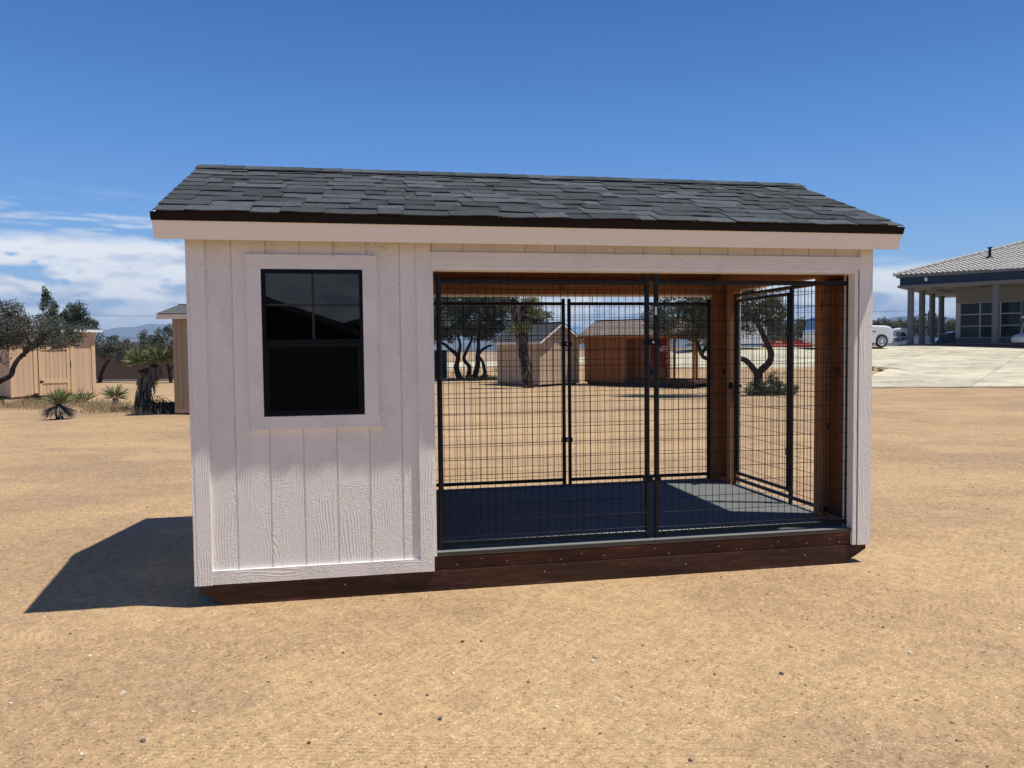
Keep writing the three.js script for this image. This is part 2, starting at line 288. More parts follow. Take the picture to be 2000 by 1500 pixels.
// mountains: ranges of ridged relief far behind
function range(label, r0, r1, a0, a1, seedK, heights, tone) {
  const na = 150, nr = 22, pos = [], idx = [], hAt = (a) => { let k = 0; while (k < heights.length - 2 && heights[k + 1][0] < a) k++; const A = heights[k], B = heights[k + 1]; return mix(A[1], B[1], sst(0, 1, clamp((a - A[0]) / (B[0] - A[0])))); };
  for (let i = 0; i <= na; i++) for (let j = 0; j <= nr; j++) {
    const a = mix(a0, a1, i / na), t = j / nr, r = mix(r0, r1, t), ar = a * Math.PI / 180, u = r * Math.sin(ar), d = r * Math.cos(ar), [x, z] = toWorld(u, d);
    const prof = Math.sin(Math.min(1, t * 1.25) * Math.PI / 2), gul = Math.abs(fbm(a * .55 + 60, r * .006 + seedK, 5, 256, 256, 350 + seedK) - .5) * 2;
    const edge = sst(a0, a0 + 4, a) * sst(a1, a1 - 4, a);
    pos.push(x, -2 + (hAt(a) * prof * (.80 + .34 * (fbm(a * .5 + 90, t * 2, 4, 256, 256, 360 + seedK))) - hAt(a) * .22 * gul * Math.sin(t * Math.PI)) * edge, z);
  }
  for (let i = 0; i < na; i++) for (let j = 0; j < nr; j++) { const k = i * (nr + 1) + j; idx.push(k, k + 1, k + nr + 1, k + 1, k + nr + 2, k + nr + 1); }
  const g = new THREE.BufferGeometry(); g.setAttribute('position', new THREE.Float32BufferAttribute(pos, 3)); g.setIndex(idx); g.computeVertexNormals();
  const o = solo('mountains', g, std(tone, { roughness: 1, side: THREE.DoubleSide })); o.userData = { kind: 'structure', label, category: 'mountains' };
}
range('pale blue far mountain range on the left', 2500, 3300, -48, 14, 1, [[-48, 90], [-36, 86], [-31, 74], [-29, 70], [-26, 104], [-23, 112], [-18, 84], [-8, 52], [14, 30]], lin(.16, .15, .12));
range('darker blue foothills on the left', 1500, 2000, -50, 4, 2, [[-50, 34], [-34, 30], [-27, 36], [-20, 44], [-8, 26], [4, 16]], lin(.13, .125, .10));
range('grey blue hills behind the office', 1250, 1800, -6, 58, 3, [[-6, 16], [5, 26], [14, 44], [20, 58], [24, 52], [28, 64], [31, 50], [40, 46], [58, 40]], lin(.085, .09, .075));

// place a thing built in its own axes: u, d of its base, height, turn against the camera's heading
function put(o, u, d, y, turn = 0) { const [x, z] = toWorld(u, d); o.position.set(x, y, z); o.rotation.y = YAW + turn; return o; }

// ================================================================== THE KENNEL
const WD = 4.61, DP = 2.354, SL = .4076, EZ = .186, EY = 2.2425; // width, depth, slope, eave edge
const RIDGE_Z = -DP / 2, roofY = (z) => EY - SL * (Math.abs(z - RIDGE_Z) - (EZ - RIDGE_Z)); // top of sheathing
const kennel = thing('dog_kennel', 'white board sided dog kennel with black wire panels and dark shingle roof', 'kennel');
const FX = [.2586, .2032];
function boardStrip(x0, x1, y0, y1, zf, holes) { // front-facing boards minus holes
  const out = [[x0, x1, y0, y1]];
  for (const [a, b, c, d] of holes) for (let k = out.length - 1; k >= 0; k--) { const [p, q, r, s] = out[k]; if (b <= p || a >= q || d <= r || c >= s) continue; out.splice(k, 1); if (p < a) out.push([p, a, r, s]); if (b < q) out.push([b, q, r, s]); const m0 = Math.max(p, a), m1 = Math.min(q, b); if (r < c) out.push([m0, m1, r, c]); if (d < s) out.push([m0, m1, d, s]); }
  const ox = rr(0, 5), oy = rr(0, 5);
  return out.map(([p, q, r, s]) => { const g = new THREE.BoxGeometry(q - p, s - r, .011); g.translate((p + q) / 2, (r + s) / 2, zf - .0055); return metreUV(g, 'y', ox, oy); });
}
{
  const fw = part('front_wall', kennel);
  const holes = [[.433, 1.045, 1.03, 1.94], [1.47, 4.50, -1, 1.966]];
  const gx = []; for (let k = -1; k < 22; k++) gx.push(FX[0] + FX[1] * k);
  for (let k = 0; k < gx.length; k++) {
    const a = k === 0 ? .019 : gx[k - 1] + .0048, b = Math.min(gx[k] - .0048, WD - .019); if (b - a < .01) continue;
    const inOpen = a > 1.47; for (const g of boardStrip(a, b, inOpen ? 1.966 : .004, 2.305, -.018, holes)) mesh('siding_board', g, M.white, fw);
  }
  mesh('siding_backing', merge([bx(.012, .433, .006, 2.304, -.034, -.0245), bx(1.045, 1.466, .006, 2.304, -.034, -.0245), bx(.433, 1.045, .006, 1.03, -.034, -.0245), bx(.433, 1.045, 1.94, 2.304, -.034, -.0245), bx(1.466, WD - .012, 1.97, 2.304, -.034, -.0245)]), M.white, fw);
  const tr = part('trim', kennel), t = (n, ...a) => mesh(n, bx(...a), M.white, tr);
  t('corner_board', .0195, .107, 0, 2.28, -.0178, 0); t('corner_board', 4.507, WD - .0195, 0, 2.28, -.0178, 0);
  t('corner_board', 0, .0185, 0, 2.28, -.10, -.0015); t('corner_board', WD - .0185, WD, 0, 2.28, -.10, -.0015);
  t('corner_board', 1.3805, 1.469, .002, 2.28, -.0178, .0008);
  t('base_board', .1075, 1.38, .003, .0885, -.0178, .0002, 'x');
  t('header_board', 1.4695, 4.5065, 1.967, 2.056, -.0178, .0004, 'x');
  t('jamb_board', 1.4695, 1.4862, .098, 1.966, -.125, -.004); t('jamb_board', 4.469, 4.4965, .002, 1.966, -.125, -.004);
  t('head_jamb', 1.4865, 4.4685, 1.942, 1.966, -.125, -.006, 'x');
  // window casing, a second thickness proud of the siding
  const wt = part('window_casing', kennel), w = (n, ...a) => mesh(n, bx(...a), M.white, wt);
  w('head_casing', .344, 1.130, 1.939, 2.028, -.0175, .0045, 'x'); w('sill_casing', .354, 1.138, .9465, 1.031, -.0175, .004, 'x');
  w('side_casing', .349, .4335, 1.0315, 1.9385, -.0175, .0035); w('side_casing', 1.0445, 1.133, 1.0315, 1.9385, -.0175, .0035);
  // window
  const wi = part('window', kennel), m = (n, g, mm) => mesh(n, g, mm, wi);
  m('frame', merge([bx(.434, .456, 1.032, 1.938, -.06, .004), bx(1.022, 1.044, 1.032, 1.938, -.06, .004), bx(.456, 1.022, 1.916, 1.938, -.06, .004), bx(.456, 1.022, 1.032, 1.052, -.06, .004)]), M.blackMetal);
  m('meeting_rail', bx(.456, 1.022, 1.474, 1.506, -.05, -.004), M.blackMetal);
  m('pane', bx(.456, 1.022, 1.506, 1.916, -.026, -.022), M.tinted); m('pane', bx(.456, 1.022, 1.052, 1.474, -.040, -.036), M.tinted);
  const mun = std(lin(.034, .031, .032), { roughness: .6 });
  m('muntin', bx(.733, .747, 1.506, 1.916, -.0215, -.0165), mun); m('muntin', bx(.456, 1.022, 1.713, 1.727, -.0213, -.0170), mun);
  m('muntin', bx(.733, .747, 1.052, 1.474, -.050, -.042), mun); m('muntin', bx(.456, 1.022, 1.262, 1.276, -.049, -.0425), mun);
  m('screen_frame', merge([bx(.456, .470, 1.052, 1.474, -.02, -.008), bx(1.008, 1.022, 1.052, 1.474, -.02, -.008), bx(.470, 1.008, 1.460, 1.474, -.02, -.008), bx(.470, 1.008, 1.052, 1.066, -.02, -.008)]), std(lin(.012, .011, .011), { roughness: .6, specularIntensity: .25 }));
  m('insect_screen', bx(.470, 1.008, 1.066, 1.460, -.0145, -.0135), M.screen);
}
// side, back and inner walls
{
  const gable = (z) => roofY(z) - .0165;
  const sideBoards = (name, xo, xi, opening) => { // a gable wall of upright boards, outside at xo
    const wl = part(name, kennel);
    for (let k = 0; k < 12; k++) {
      const z1 = -.018 - k * .2032 - (k ? .0048 : .0), z0 = Math.max(-.018 - (k + 1) * .2032 + .0048, -DP + .018); if (z1 - z0 < .02) continue;
      const zm = RIDGE_Z, top = (z) => gable(z);
      const mk = (a, b, yb) => { const pts = [[a, yb], [b, yb], [b, top(b)]]; if (a < zm && b > zm) pts.push([zm, top(zm)]); pts.push([a, top(a)]); return prism(pts, Math.min(xo, xi), Math.max(xo, xi), 'zy'); };
      const gs = [];
      if (opening) { const [o0, o1, oy] = opening; if (z1 <= o0 || z0 >= o1) gs.push(mk(z0, z1, .004)); else { if (z0 < o0) gs.push(mk(z0, o0, .004)); if (z1 > o1) gs.push(mk(o1, z1, .004)); const a = Math.max(z0, o0), b = Math.min(z1, o1); gs.push(mk(a, b, oy)); } }
      else gs.push(mk(z0, z1, .004));
      for (const g of gs) mesh('siding_board', g, M.white, wl);
    }
    return wl;
  };
  sideBoards('left_wall', .0185, .030); sideBoards('right_wall', WD - .0185, WD - .030, [-1.94, -.53, 1.965]);
  const bw = part('back_wall', kennel), gx = []; for (let k = -1; k < 22; k++) gx.push(FX[0] + FX[1] * k);
  for (let k = 0; k < gx.length; k++) {
    const a = k === 0 ? .031 : gx[k - 1] + .0048, b = Math.min(gx[k] - .0048, WD - .031); if (b - a < .01) continue;
    for (const g of boardStrip(a, b, .004, 2.305, -DP + .029, [[1.49, 4.44, .11, 1.9325]])) mesh('siding_board', g, M.white, bw);
  }
  const t = (n, m, ...a) => mesh(n, bx(...a), m, bw);
  t('siding_backing', M.ply, .045, 1.47, .006, 2.302, -DP + .0295, -DP + .04);
  const gab = (x0, x1, z0, z1, yb, dy) => prism([[z0, yb], [z1, yb], [z1, gable(z1) - dy], [RIDGE_Z, gable(RIDGE_Z) - dy], [z0, gable(z0) - dy]], x0, x1, 'zy');
  mesh('siding_backing', gab(.0302, .0445, -DP + .041, -.035, .006, .01), M.ply, kennel.getObjectByName('left_wall'));
  t('opening_trim', M.white, 1.40, 4.53, 1.9325, 2.02, -DP - .001, -DP + .0175, 'x'); t('opening_trim', M.white, 4.44, 4.53, .004, 1.932, -DP - .001, -DP + .0175); t('opening_trim', M.white, 1.40, 1.49, .004, 1.932, -DP - .001, -DP + .0175);
  // bare timber seen inside
  const fr = part('framing', kennel), s = (n, ...a) => mesh(n, bx(...a), M.timber, fr), p = (n, ...a) => mesh(n, bx(...a), M.ply, fr);
  const zb = -DP + .030;
  p('wall_lining', 1.475, 4.575, 2.082, 2.30, zb + .001, zb + .012, 'y');
  s('header_beam', 1.475, 4.50, 1.953, 2.038, zb + .001, zb + .09, 'x'); s('top_plate', 1.475, 4.574, 2.044, 2.080, zb + .001, zb + .096, 'x');
  mesh('opening_lining', bx(1.49, 4.44, 1.9335, 1.950, -DP + .03, zb + .088, 'x'), M.whiteSmooth, fr);
  s('stud', 4.44, 4.478, .155, 1.952, zb + .001, zb + .09); s('stud', 4.48, 4.518, .155, 1.952, zb + .0015, zb + .0895); s('stud', 4.521, 4.573, .155, 2.043, zb + .055, zb + .093);
  s('sole_plate', 4.44, 4.574, .117, .154, zb + .002, zb + .091, 'x');
  p('wall_lining', 4.5665, 4.5795, .155, 2.15, -2.23, -2.022); p('wall_lining', 4.5665, 4.5795, .155, 2.15, -.448, -.13);
  for (const z of [-2.02, -1.981, -.529, -.490]) s('stud', 4.486, 4.5745, .155, z === -1.981 || z === -.529 ? 1.964 : 2.09, z, z + .038);
  s('stud', 4.486, 4.5745, .155, 2.09, -.165, -.127); s('stud', 4.4975, 4.5745, .118, 2.09, -.125, -.036);
  s('sole_plate', 4.486, 4.5745, .117, .154, -2.232, -1.942, 'z'); s('sole_plate', 4.486, 4.5745, .117, .154, -.53, -.126, 'z');
  s('header_beam', 4.487, 4.574, 1.9655, 2.092, -1.979, -.493, 'z'); s('top_plate', 4.486, 4.5745, 2.0935, 2.131, -2.25, -.04, 'z');
  s('header_beam', 1.47, 4.57, 1.968, 2.09, -.125, -.0365, 'x'); s('top_plate', 1.47, 4.57, 2.092, 2.13, -.1255, -.037, 'x');
  for (const x of [.02, .63, 1.24, 1.855, 2.462, 3.07, 3.68, 4.385, 4.535]) { // rafters
    const zf = -.04, yb = (z) => roofY(z) - .012 - .0, dpt = .10;
    mesh('rafter', prism([[.11, yb(.11)], [RIDGE_Z, yb(RIDGE_Z)], [-DP - .11, yb(-DP - .11)], [-DP - .11, yb(-DP - .11) - dpt], [RIDGE_Z, yb(RIDGE_Z) - dpt], [.11, yb(.11) - dpt]], x, x + .038, 'zy', 'z'), M.timber, fr);
  }
  s('collar_tie', 3.7185, 3.7565, 2.20, 2.29, -2.2, -.15, 'z');
  mesh('partition', gab(1.405, 1.468, -DP + .05, -.04, .117, .012), M.ply, fr);
  mesh('room_floor', bx(.032, 1.40, .09, .116, -DP + .05, -.036, 'x'), M.ply, fr);
}
// floor: skids, joists, deck
{
  const fl = part('floor', kennel);
  for (const [z0, z1] of [[-.105, -.0165], [-1.22, -1.13], [-DP + .03, -DP + .12]]) mesh('skid', prism([[.20, -.144], [4.39, -.144], [4.583, -.034], [4.583, -.003], [.032, -.003], [.032, -.045]], z0, z1, 'xy', 'x'), M.stain, fl);
  mesh('rim_joist', bx(1.4695, 4.468, -.002, .0845, -.064, -.0285, 'x'), M.stainRed, fl);
  mesh('rim_joist', bx(.035, 1.4685, -.002, .0865, -.075, -.0365, 'x'), M.stain, fl); mesh('rim_joist', bx(.035, 4.57, -.002, .0865, -DP + .034, -DP + .07, 'x'), M.stain, fl);
  mesh('rim_joist', bx(4.5315, 4.5695, -.002, .0865, -DP + .071, -.0645, 'z'), M.stain, fl);
  const dk = part('deck', kennel), n = 17, z1 = -.012, z0 = -DP + .033, w = (z1 - z0) / n;
  mesh('deck_nosing', bx(1.487, 4.468, .0985, .1165, -.030, -.0145, 'x'), M.deckEdge, dk);
  for (let i = 0; i < n; i++) { const b = i === 0 ? -.031 : z1 - i * w - .0008, a = z1 - (i + 1) * w + .0008; mesh('deck_board', bx(1.4695, 4.5645, .088, .116 + (i % 3) * .0003, a, b, 'x'), M.deck, dk); }
  const nails = []; for (const [x, y] of [[1.62, .03], [1.78, .06], [1.95, .035], [2.32, .022], [2.46, .05], [2.62, .03], [2.98, .058], [3.08, .02], [3.45, .045], [3.62, .018], [3.9, .055], [4.12, .03], [4.3, .05], [4.38, .022], [2.2, -.05], [3.2, -.06], [4.1, -.052], [.9, -.05]]) { const g = new THREE.CylinderGeometry(.004, .005, .006, 7); g.rotateX(Math.PI / 2); g.translate(x, y, y < 0 ? -.0145 : -.0265); nails.push(g); }
  mesh('nail_heads', merge(nails), M.galv, fl, 'stuff');
}
// wire panels
function wireGrid(p0, axis, a0, a1, y0, y1, c, off, kind = .0021, dy0 = .1016, first) {
  const gs = [], P = (a, y, o = off) => (axis === 'x' ? [a, y, c + o] : [c + o, y, a]);
  const n = Math.round((a1 - a0) / .0508);
  for (let i = 1; i < n; i++) { const a = a0 + (a1 - a0) * i / n; gs.push(rod(P(a, y0), P(a, y1), kind, kind, 5)); }
  for (let y = first ?? y0 + .04; y < y1 - .02; y += dy0) gs.push(rod(P(a0, y, off + .003), P(a1, y, off + .003), kind, kind, 5));
  mesh('wire_mesh', merge(gs), M.wire, p0, 'stuff');
}
{
  const tube = (n, a, b, r, p) => mesh(n, rod(a, b, r, r, 14), M.tube, p);
  const cap = (x, y, z, r, p) => { const g = new THREE.SphereGeometry(r, 12, 6, 0, 6.2832, 0, Math.PI / 2); g.scale(1, .35, 1); g.translate(x, y, z); mesh('post_cap', g, M.tube, p); };
  const panel = (label, x0, x1, z, yt, rt, rb, yb, side) => {
    const p = part('wire_panel', kennel); p.userData.label = label; const r = .0175;
    for (const x of [x0, x1]) { tube('post', [x, yb, z], [x, yt, z], r, p); cap(x, yt, z, r, p); }
    tube('rail', [x0, rt, z], [x1, rt, z], .0165, p); tube('rail', [x0, rb, z], [x1, rb, z], .0165, p);
    wireGrid(p, 'x', x0 + .006, x1 - .006, rb, rt, z, side * .019, .0021, .1016, rb + .042); return p;
  };
  const a = panel('front wire panel next to the window wall', 1.5265, 2.951, -.09, 1.925, 1.877, .158, .117, 1);
  const b = panel('front wire panel next to the right corner post', 3.018, 4.4805, -.09, 1.932, 1.879, .152, .117, 1);
  const clamp2 = (x, y, z, p, w = .115) => { mesh('clamp', bx(x - w / 2, x + w / 2, y - .021, y + .021, z - .024, z + .024), M.blackMetal, p); const g = new THREE.CylinderGeometry(.0085, .0085, .012, 10); g.rotateX(Math.PI / 2); g.translate(x, y, z + .028); mesh('bolt', g, M.galv, p); };
  clamp2(2.985, 1.47, -.09, a); clamp2(2.985, .533, -.09, a);
  mesh('price_tag', bx(3.003, 3.017, 1.655, 1.712, -.0722, -.0712), M.tag, b);
  const c = panel('rear wire panel on the left', 1.515, 2.930, -2.285, 1.905, 1.862, .165, .117, -1), d = panel('rear wire panel on the right', 2.987, 4.418, -2.285, 1.905, 1.862, .165, .117, -1);
  clamp2(2.958, 1.477, -2.285, c, .10); clamp2(2.958, .554, -2.285, c, .10);
  for (const x of [2.72, 3.22]) mesh('tie_rod', rod([x, 1.84, -2.285], [x, 1.934, -2.285], .004, .004, 6), M.wire, d);
  // side panel with its gate
  const s = part('wire_panel', kennel), X = 4.535; s.userData.label = 'side wire panel with the closed gate';
  for (const z of [-1.955, -.948, -.2]) { tube('post', [X, .117, z], [X, 1.93, z], .0175, s); }
  tube('rail', [X, 1.918, -1.955], [X, 1.918, -.2], .0165, s); tube('rail', [X, .168, -1.955], [X, .168, -.2], .0165, s);
  wireGrid(s, 'z', -.93, -.206, .168, 1.918, X, -.019, .0021, .1016, .22);
  const gt = part('gate', kennel);
  for (const z of [-1.905, -.992]) tube('post', [X, .215, z], [X, 1.875, z], .016, gt);
  tube('rail', [X, 1.866, -1.905], [X, 1.866, -.992], .0155, gt); tube('rail', [X, .228, -1.905], [X, .228, -.992], .0155, gt);
  wireGrid(gt, 'z', -1.90, -.997, .228, 1.866, X, -.018, .0021, .1016, .29);
  mesh('latch', merge([bx(X - .06, X + .03, 1.05, 1.075, -1.98, -1.87), rod([X - .05, 1.062, -1.965], [X - .05, 1.062, -1.83], .011, .011, 8), bx(X - .075, X - .04, 1.03, 1.095, -1.945, -1.92)]), M.blackMetal, gt);
  for (const y of [.55, 1.55]) mesh('hinge', bx(X - .022, X + .022, y - .03, y + .03, -.995, -.945), M.blackMetal, gt);
}
// roof
{
  const rf = part('roof', kennel), x0 = -.125, x1 = WD + .09;
  const hz = EZ - RIDGE_Z, slope = Math.atan(SL), len = hz / Math.cos(slope);
  for (const s of [1, -1]) {
    const e = RIDGE_Z + s * hz, pts = [[e - s * .05, EY + .05 * SL - .004], [RIDGE_Z, roofY(RIDGE_Z) - .001], [RIDGE_Z, roofY(RIDGE_Z) - .014], [e - s * .05, EY + .05 * SL - .016]]; if (s < 0) pts.reverse();
    mesh('sheathing', prism(pts, x0, x1, 'zy', 'z'), M.ply, rf);
    // fascia square to the slope, and the black drip edge over it
    const n = [Math.sin(slope), Math.cos(slope)], tz = Math.cos(slope), ty = -Math.sin(slope); // outward-down direction along the slope
    const quad = (o0, o1, a0, a1) => { const P = (o, a) => [RIDGE_Z + s * (hz + o * tz - a * n[0]), EY + o * ty - a * n[1]]; const q = [P(o0, a1), P(o1, a1), P(o1, a0), P(o0, a0)]; if (s < 0) q.reverse(); return q; };
    mesh('fascia', prism(quad(-.029, -.009, .016, .162), x0, x1, 'zy', 'x'), M.whiteSmooth, rf);
    mesh('drip_edge', merge([prism(quad(-.008, -.002, .0, .050), x0 - .0215, x1 + .0215, 'zy', 'x')]), M.drip, rf);
    for (const [a, b] of [[x0 - .019, x0 - .0005], [x1 + .0005, x1 + .019]]) { // rake boards
      const q = quad(-len, -.009, .016, .16); mesh('rake_board', prism(q, a, b, 'zy', 'z'), M.whiteSmooth, rf);
    }
  }
  // shingles on the slope that shows, tab by tab
  const exposure = len / 10.25, vars = [];
  for (let k = 0; k < 14; k++) { const w = .11 + k * .0195, g = new THREE.BoxGeometry(w - .003, .006, exposure * 1.32, 4, 1, 1); const p = g.attributes.position, ph = rr(0, 6); for (let i = 0; i < p.count; i++) { if (p.getZ(i) > 0) { p.setZ(i, p.getZ(i) + .004 * Math.sin(p.getX(i) * 23 + ph)); p.setY(i, p.getY(i) + .0018 * Math.sin(p.getX(i) * 17 + ph * 2)); } } g.computeVertexNormals(); vars.push([w, metreUV(g, 'z')]); }
  const normal = new THREE.Vector3(0, Math.cos(slope), Math.sin(slope));
  const q0 = new THREE.Quaternion().setFromAxisAngle(new THREE.Vector3(1, 0, 0), slope - .034);
  for (let r = 0; r < 10; r++) {
    const along = len - (r * exposure) - exposure * .66 + .003; let x = x0 - .004, alt = rnd() > .5; // distance from ridge to the centre of the tab
    while (x < x1 + .004 - .02) {
      const room = x1 + .004 - x; let [w, g] = vars[Math.floor(rr(0, vars.length))]; if (w > room - .1) { if (room < .37) { w = room; g = metreUV(new THREE.BoxGeometry(w - .002, .006, exposure * 1.32), 'z'); } else { [w, g] = vars[2]; } }
      const o = mesh('shingle', g, shingleMats[Math.floor(rnd() * 5)], rf); alt = !alt; const lift = .007 + (alt ? .0045 : 0) + rr(0, .0012);
      const z = RIDGE_Z + along * Math.cos(slope), y = roofY(RIDGE_Z) - along * Math.sin(slope);
      o.position.set(x + w / 2, y + normal.y * lift, z + normal.z * lift); o.quaternion.copy(q0); o.rotateY(rr(-.006, .006)); x += w;
    }
  }
  const ncap = 34, cw = (x1 - x0 + .016) / ncap, ang = .22;
  const capG = (() => { const pts = [[.14, -.052], [.02, -.003], [-.02, -.003], [-.14, -.052], [-.14, -.058], [0, -.008], [.14, -.058]].map(([a, b]) => [a, b]); return prism(pts, 0, cw * 1.35, 'zy', 'z'); })();
  for (let i = 0; i < ncap; i++) { const o = mesh('ridge_cap', capG, shingleMats[Math.floor(rnd() * 5)], rf); o.position.set(x0 - .008 + i * cw, roofY(RIDGE_Z) + .022 + rr(0, .002), RIDGE_Z); o.rotation.z = .028; if (i === ncap - 1) o.scale.x = .74; }
  const back = []; for (let r = 0; r < 10; r++) { const a = len - r * exposure, zc = RIDGE_Z - (a - exposure * .6) * Math.cos(slope), yc = roofY(RIDGE_Z) - (a - exposure * .6) * Math.sin(slope); const g = new THREE.BoxGeometry(x1 - x0 + .016, .007, exposure * 1.3); g.rotateX(-slope + .034); g.translate((x0 + x1) / 2, yc + .009, zc - .004); back.push(metreUV(g, 'z')); }
  mesh('rear_shingles', merge(back), shingleMats[2], rf, 'stuff');
}

// ================================================================== OTHER SHEDS
// own axes: x along the eaves, z towards the front eave, origin at the middle of the base
function shed({ name, label, category = 'shed', L, D, H, rise, over = .12, rake = .12, wall, wall2, roof, trim, base = .08, boards = .2032, courses = 7, frontOpen, rearTo = 1e9, openEnd, sides = 'flrb', fasciaH = .11 }) {
  const t = thing(name, label, category), hz = D / 2 + over, sl = rise / hz, ry = (z) => H + rise - Math.abs(z) * sl; // H at the eave line
  const zf = D / 2, xf = L / 2;
  if (sides.includes('f') || sides.includes('b')) for (const s of [1, -1]) {
    if (s > 0 && frontOpen === 'none') continue;
    const w = part(s > 0 ? 'front_wall' : 'rear_wall', t), n = Math.max(2, Math.round(L / boards));
    for (let i = 0; i < n; i++) { const a = -xf + L * i / n + .006, b = -xf + L * (i + 1) / n - .006; if (s > 0 && frontOpen && a < frontOpen[1] && b > frontOpen[0]) continue; if (s < 0 && a > rearTo) continue; const z = s * zf; mesh('siding_board', bx(a, b, base, ry(zf) - .02, Math.min(z, z - s * .014), Math.max(z, z - s * .014)), i % 3 ? wall : wall2 ?? wall, w); }
    if (!(s > 0 && frontOpen)) mesh('wall_backing', bx(-xf + .01, Math.min(rearTo, xf - .01), base, ry(zf) - .03, Math.min(s * zf - s * .03, s * zf - s * .008), Math.max(s * zf - s * .03, s * zf - s * .008)), wall, w);
    else { mesh('wall_backing', bx(-xf + .01, frontOpen[0] - .002, base, ry(zf) - .03, zf - .03, zf - .008), wall, w); }
  }
  for (const s of [1, -1]) {
    if (s > 0 && openEnd) continue;
    const w = part('end_wall', t), n = Math.max(2, Math.round(D / boards));
    const mk = (a, b, x0, x1, dy) => { const pts = [[a, base], [b, base], [b, ry(b) - dy]]; if (a < 0 && b > 0) pts.push([0, ry(0) - dy]); pts.push([a, ry(a) - dy]); return prism(pts, Math.min(x0, x1), Math.max(x0, x1), 'zy'); };
    for (let i = 0; i < n; i++) { const a = -zf + D * i / n + .006, b = -zf + D * (i + 1) / n - .006; mesh('siding_board', mk(a, b, s * xf, s * (xf - .014), .02), i % 3 ? wall : wall2 ?? wall, w); }
    mesh('wall_backing', mk(-zf + .01, zf - .01, s * (xf - .008), s * (xf - .03), .035), wall, w);
    for (const z of [-1, 1]) mesh('corner_board', bx(Math.min(s * (xf - .07), s * (xf + .012)), Math.max(s * (xf - .07), s * (xf + .012)), base - .02, ry(zf) - .03, Math.min(z * (zf - .02), z * (zf + .013)), Math.max(z * (zf - .02), z * (zf + .013))), trim.corner ?? wall, t);
  }
  const rf = part('roof', t), xr = xf + rake, ang = Math.atan(sl), len = hz / Math.cos(ang);
  for (const s of [1, -1]) {
    const pts = [[s * hz, ry(hz)], [0, ry(0)], [0, ry(0) - .03], [s * hz, ry(hz) - .03]]; if (s < 0) pts.reverse();
    mesh('roof_deck', prism(pts, -xr, xr, 'zy', 'z'), trim.under ?? wall, rf);
    mesh('fascia', bx(-xr, xr, ry(hz) - fasciaH, ry(hz) - .005, Math.min(s * hz + s * .001, s * hz + s * .02), Math.max(s * hz + s * .001, s * hz + s * .02), 'x'), trim.fascia, rf);
    for (const e of [1, -1]) { const q = [[s * (hz + .02), ry(hz + .02) - .005], [0, ry(0) - .005], [0, ry(0) - fasciaH * .9], [s * (hz + .02), ry(hz + .02) - fasciaH * .9]]; if (s < 0) q.reverse(); mesh('rake_board', prism(q, Math.min(e * xr, e * (xr + .02)), Math.max(e * xr, e * (xr + .02)), 'zy', 'z'), trim.rake ?? trim.fascia, rf); }
    for (let r = 0; r < courses; r++) { const a = len * (1 - (r + .5) / courses), g = new THREE.BoxGeometry(xr * 2 + .06, .014, len / courses * 1.12); g.rotateX(s * (ang - .04)); g.translate(0, ry(0) - a * Math.sin(ang) + .016, s * a * Math.cos(ang)); mesh('shingle_course', metreUV(g, 'z'), roof[r % roof.length], rf); }
  }
  mesh('ridge_cap', bx(-xr - .03, xr + .03, ry(0) + .005, ry(0) + .03, -.09, .09, 'x'), roof[0], rf);
  return t;
}
const tan = std(lin(.60, .435, .285), { roughness: .8, bumpMap: emboss, bumpScale: .002 }), tan2 = std(lin(.63, .46, .305), { roughness: .8, bumpMap: emboss, bumpScale: .002 }), tanTrim = std(lin(.66, .475, .275), { roughness: .7 });
const cream = std(lin(.78, .74, .68), { roughness: .6 }), redSkid = std(lin(.22, .10, .07), { roughness: .8 });
const greyRoof = [std(lin(.14, .14, .13), { roughness: .95 }), std(lin(.105, .11, .105), { roughness: .95 })], darkRoof = [shingleMats[0], shingleMats[2]], brownRoof = [std(lin(.33, .24, .185), { roughness: .95, map: rep(granule, .6) }), std(lin(.26, .19, .15), { roughness: .95, map: rep(granule, .6) })];
function skids(t, L, D, m) { for (const z of [-D / 2 + .1, D / 2 - .1]) mesh('skid', prism([[-L / 2 + .25, -.03], [L / 2 - .25, -.03], [L / 2 - .02, .085], [-L / 2 + .02, .085]], z - .05, z + .05, 'xy', 'x'), m, t); }
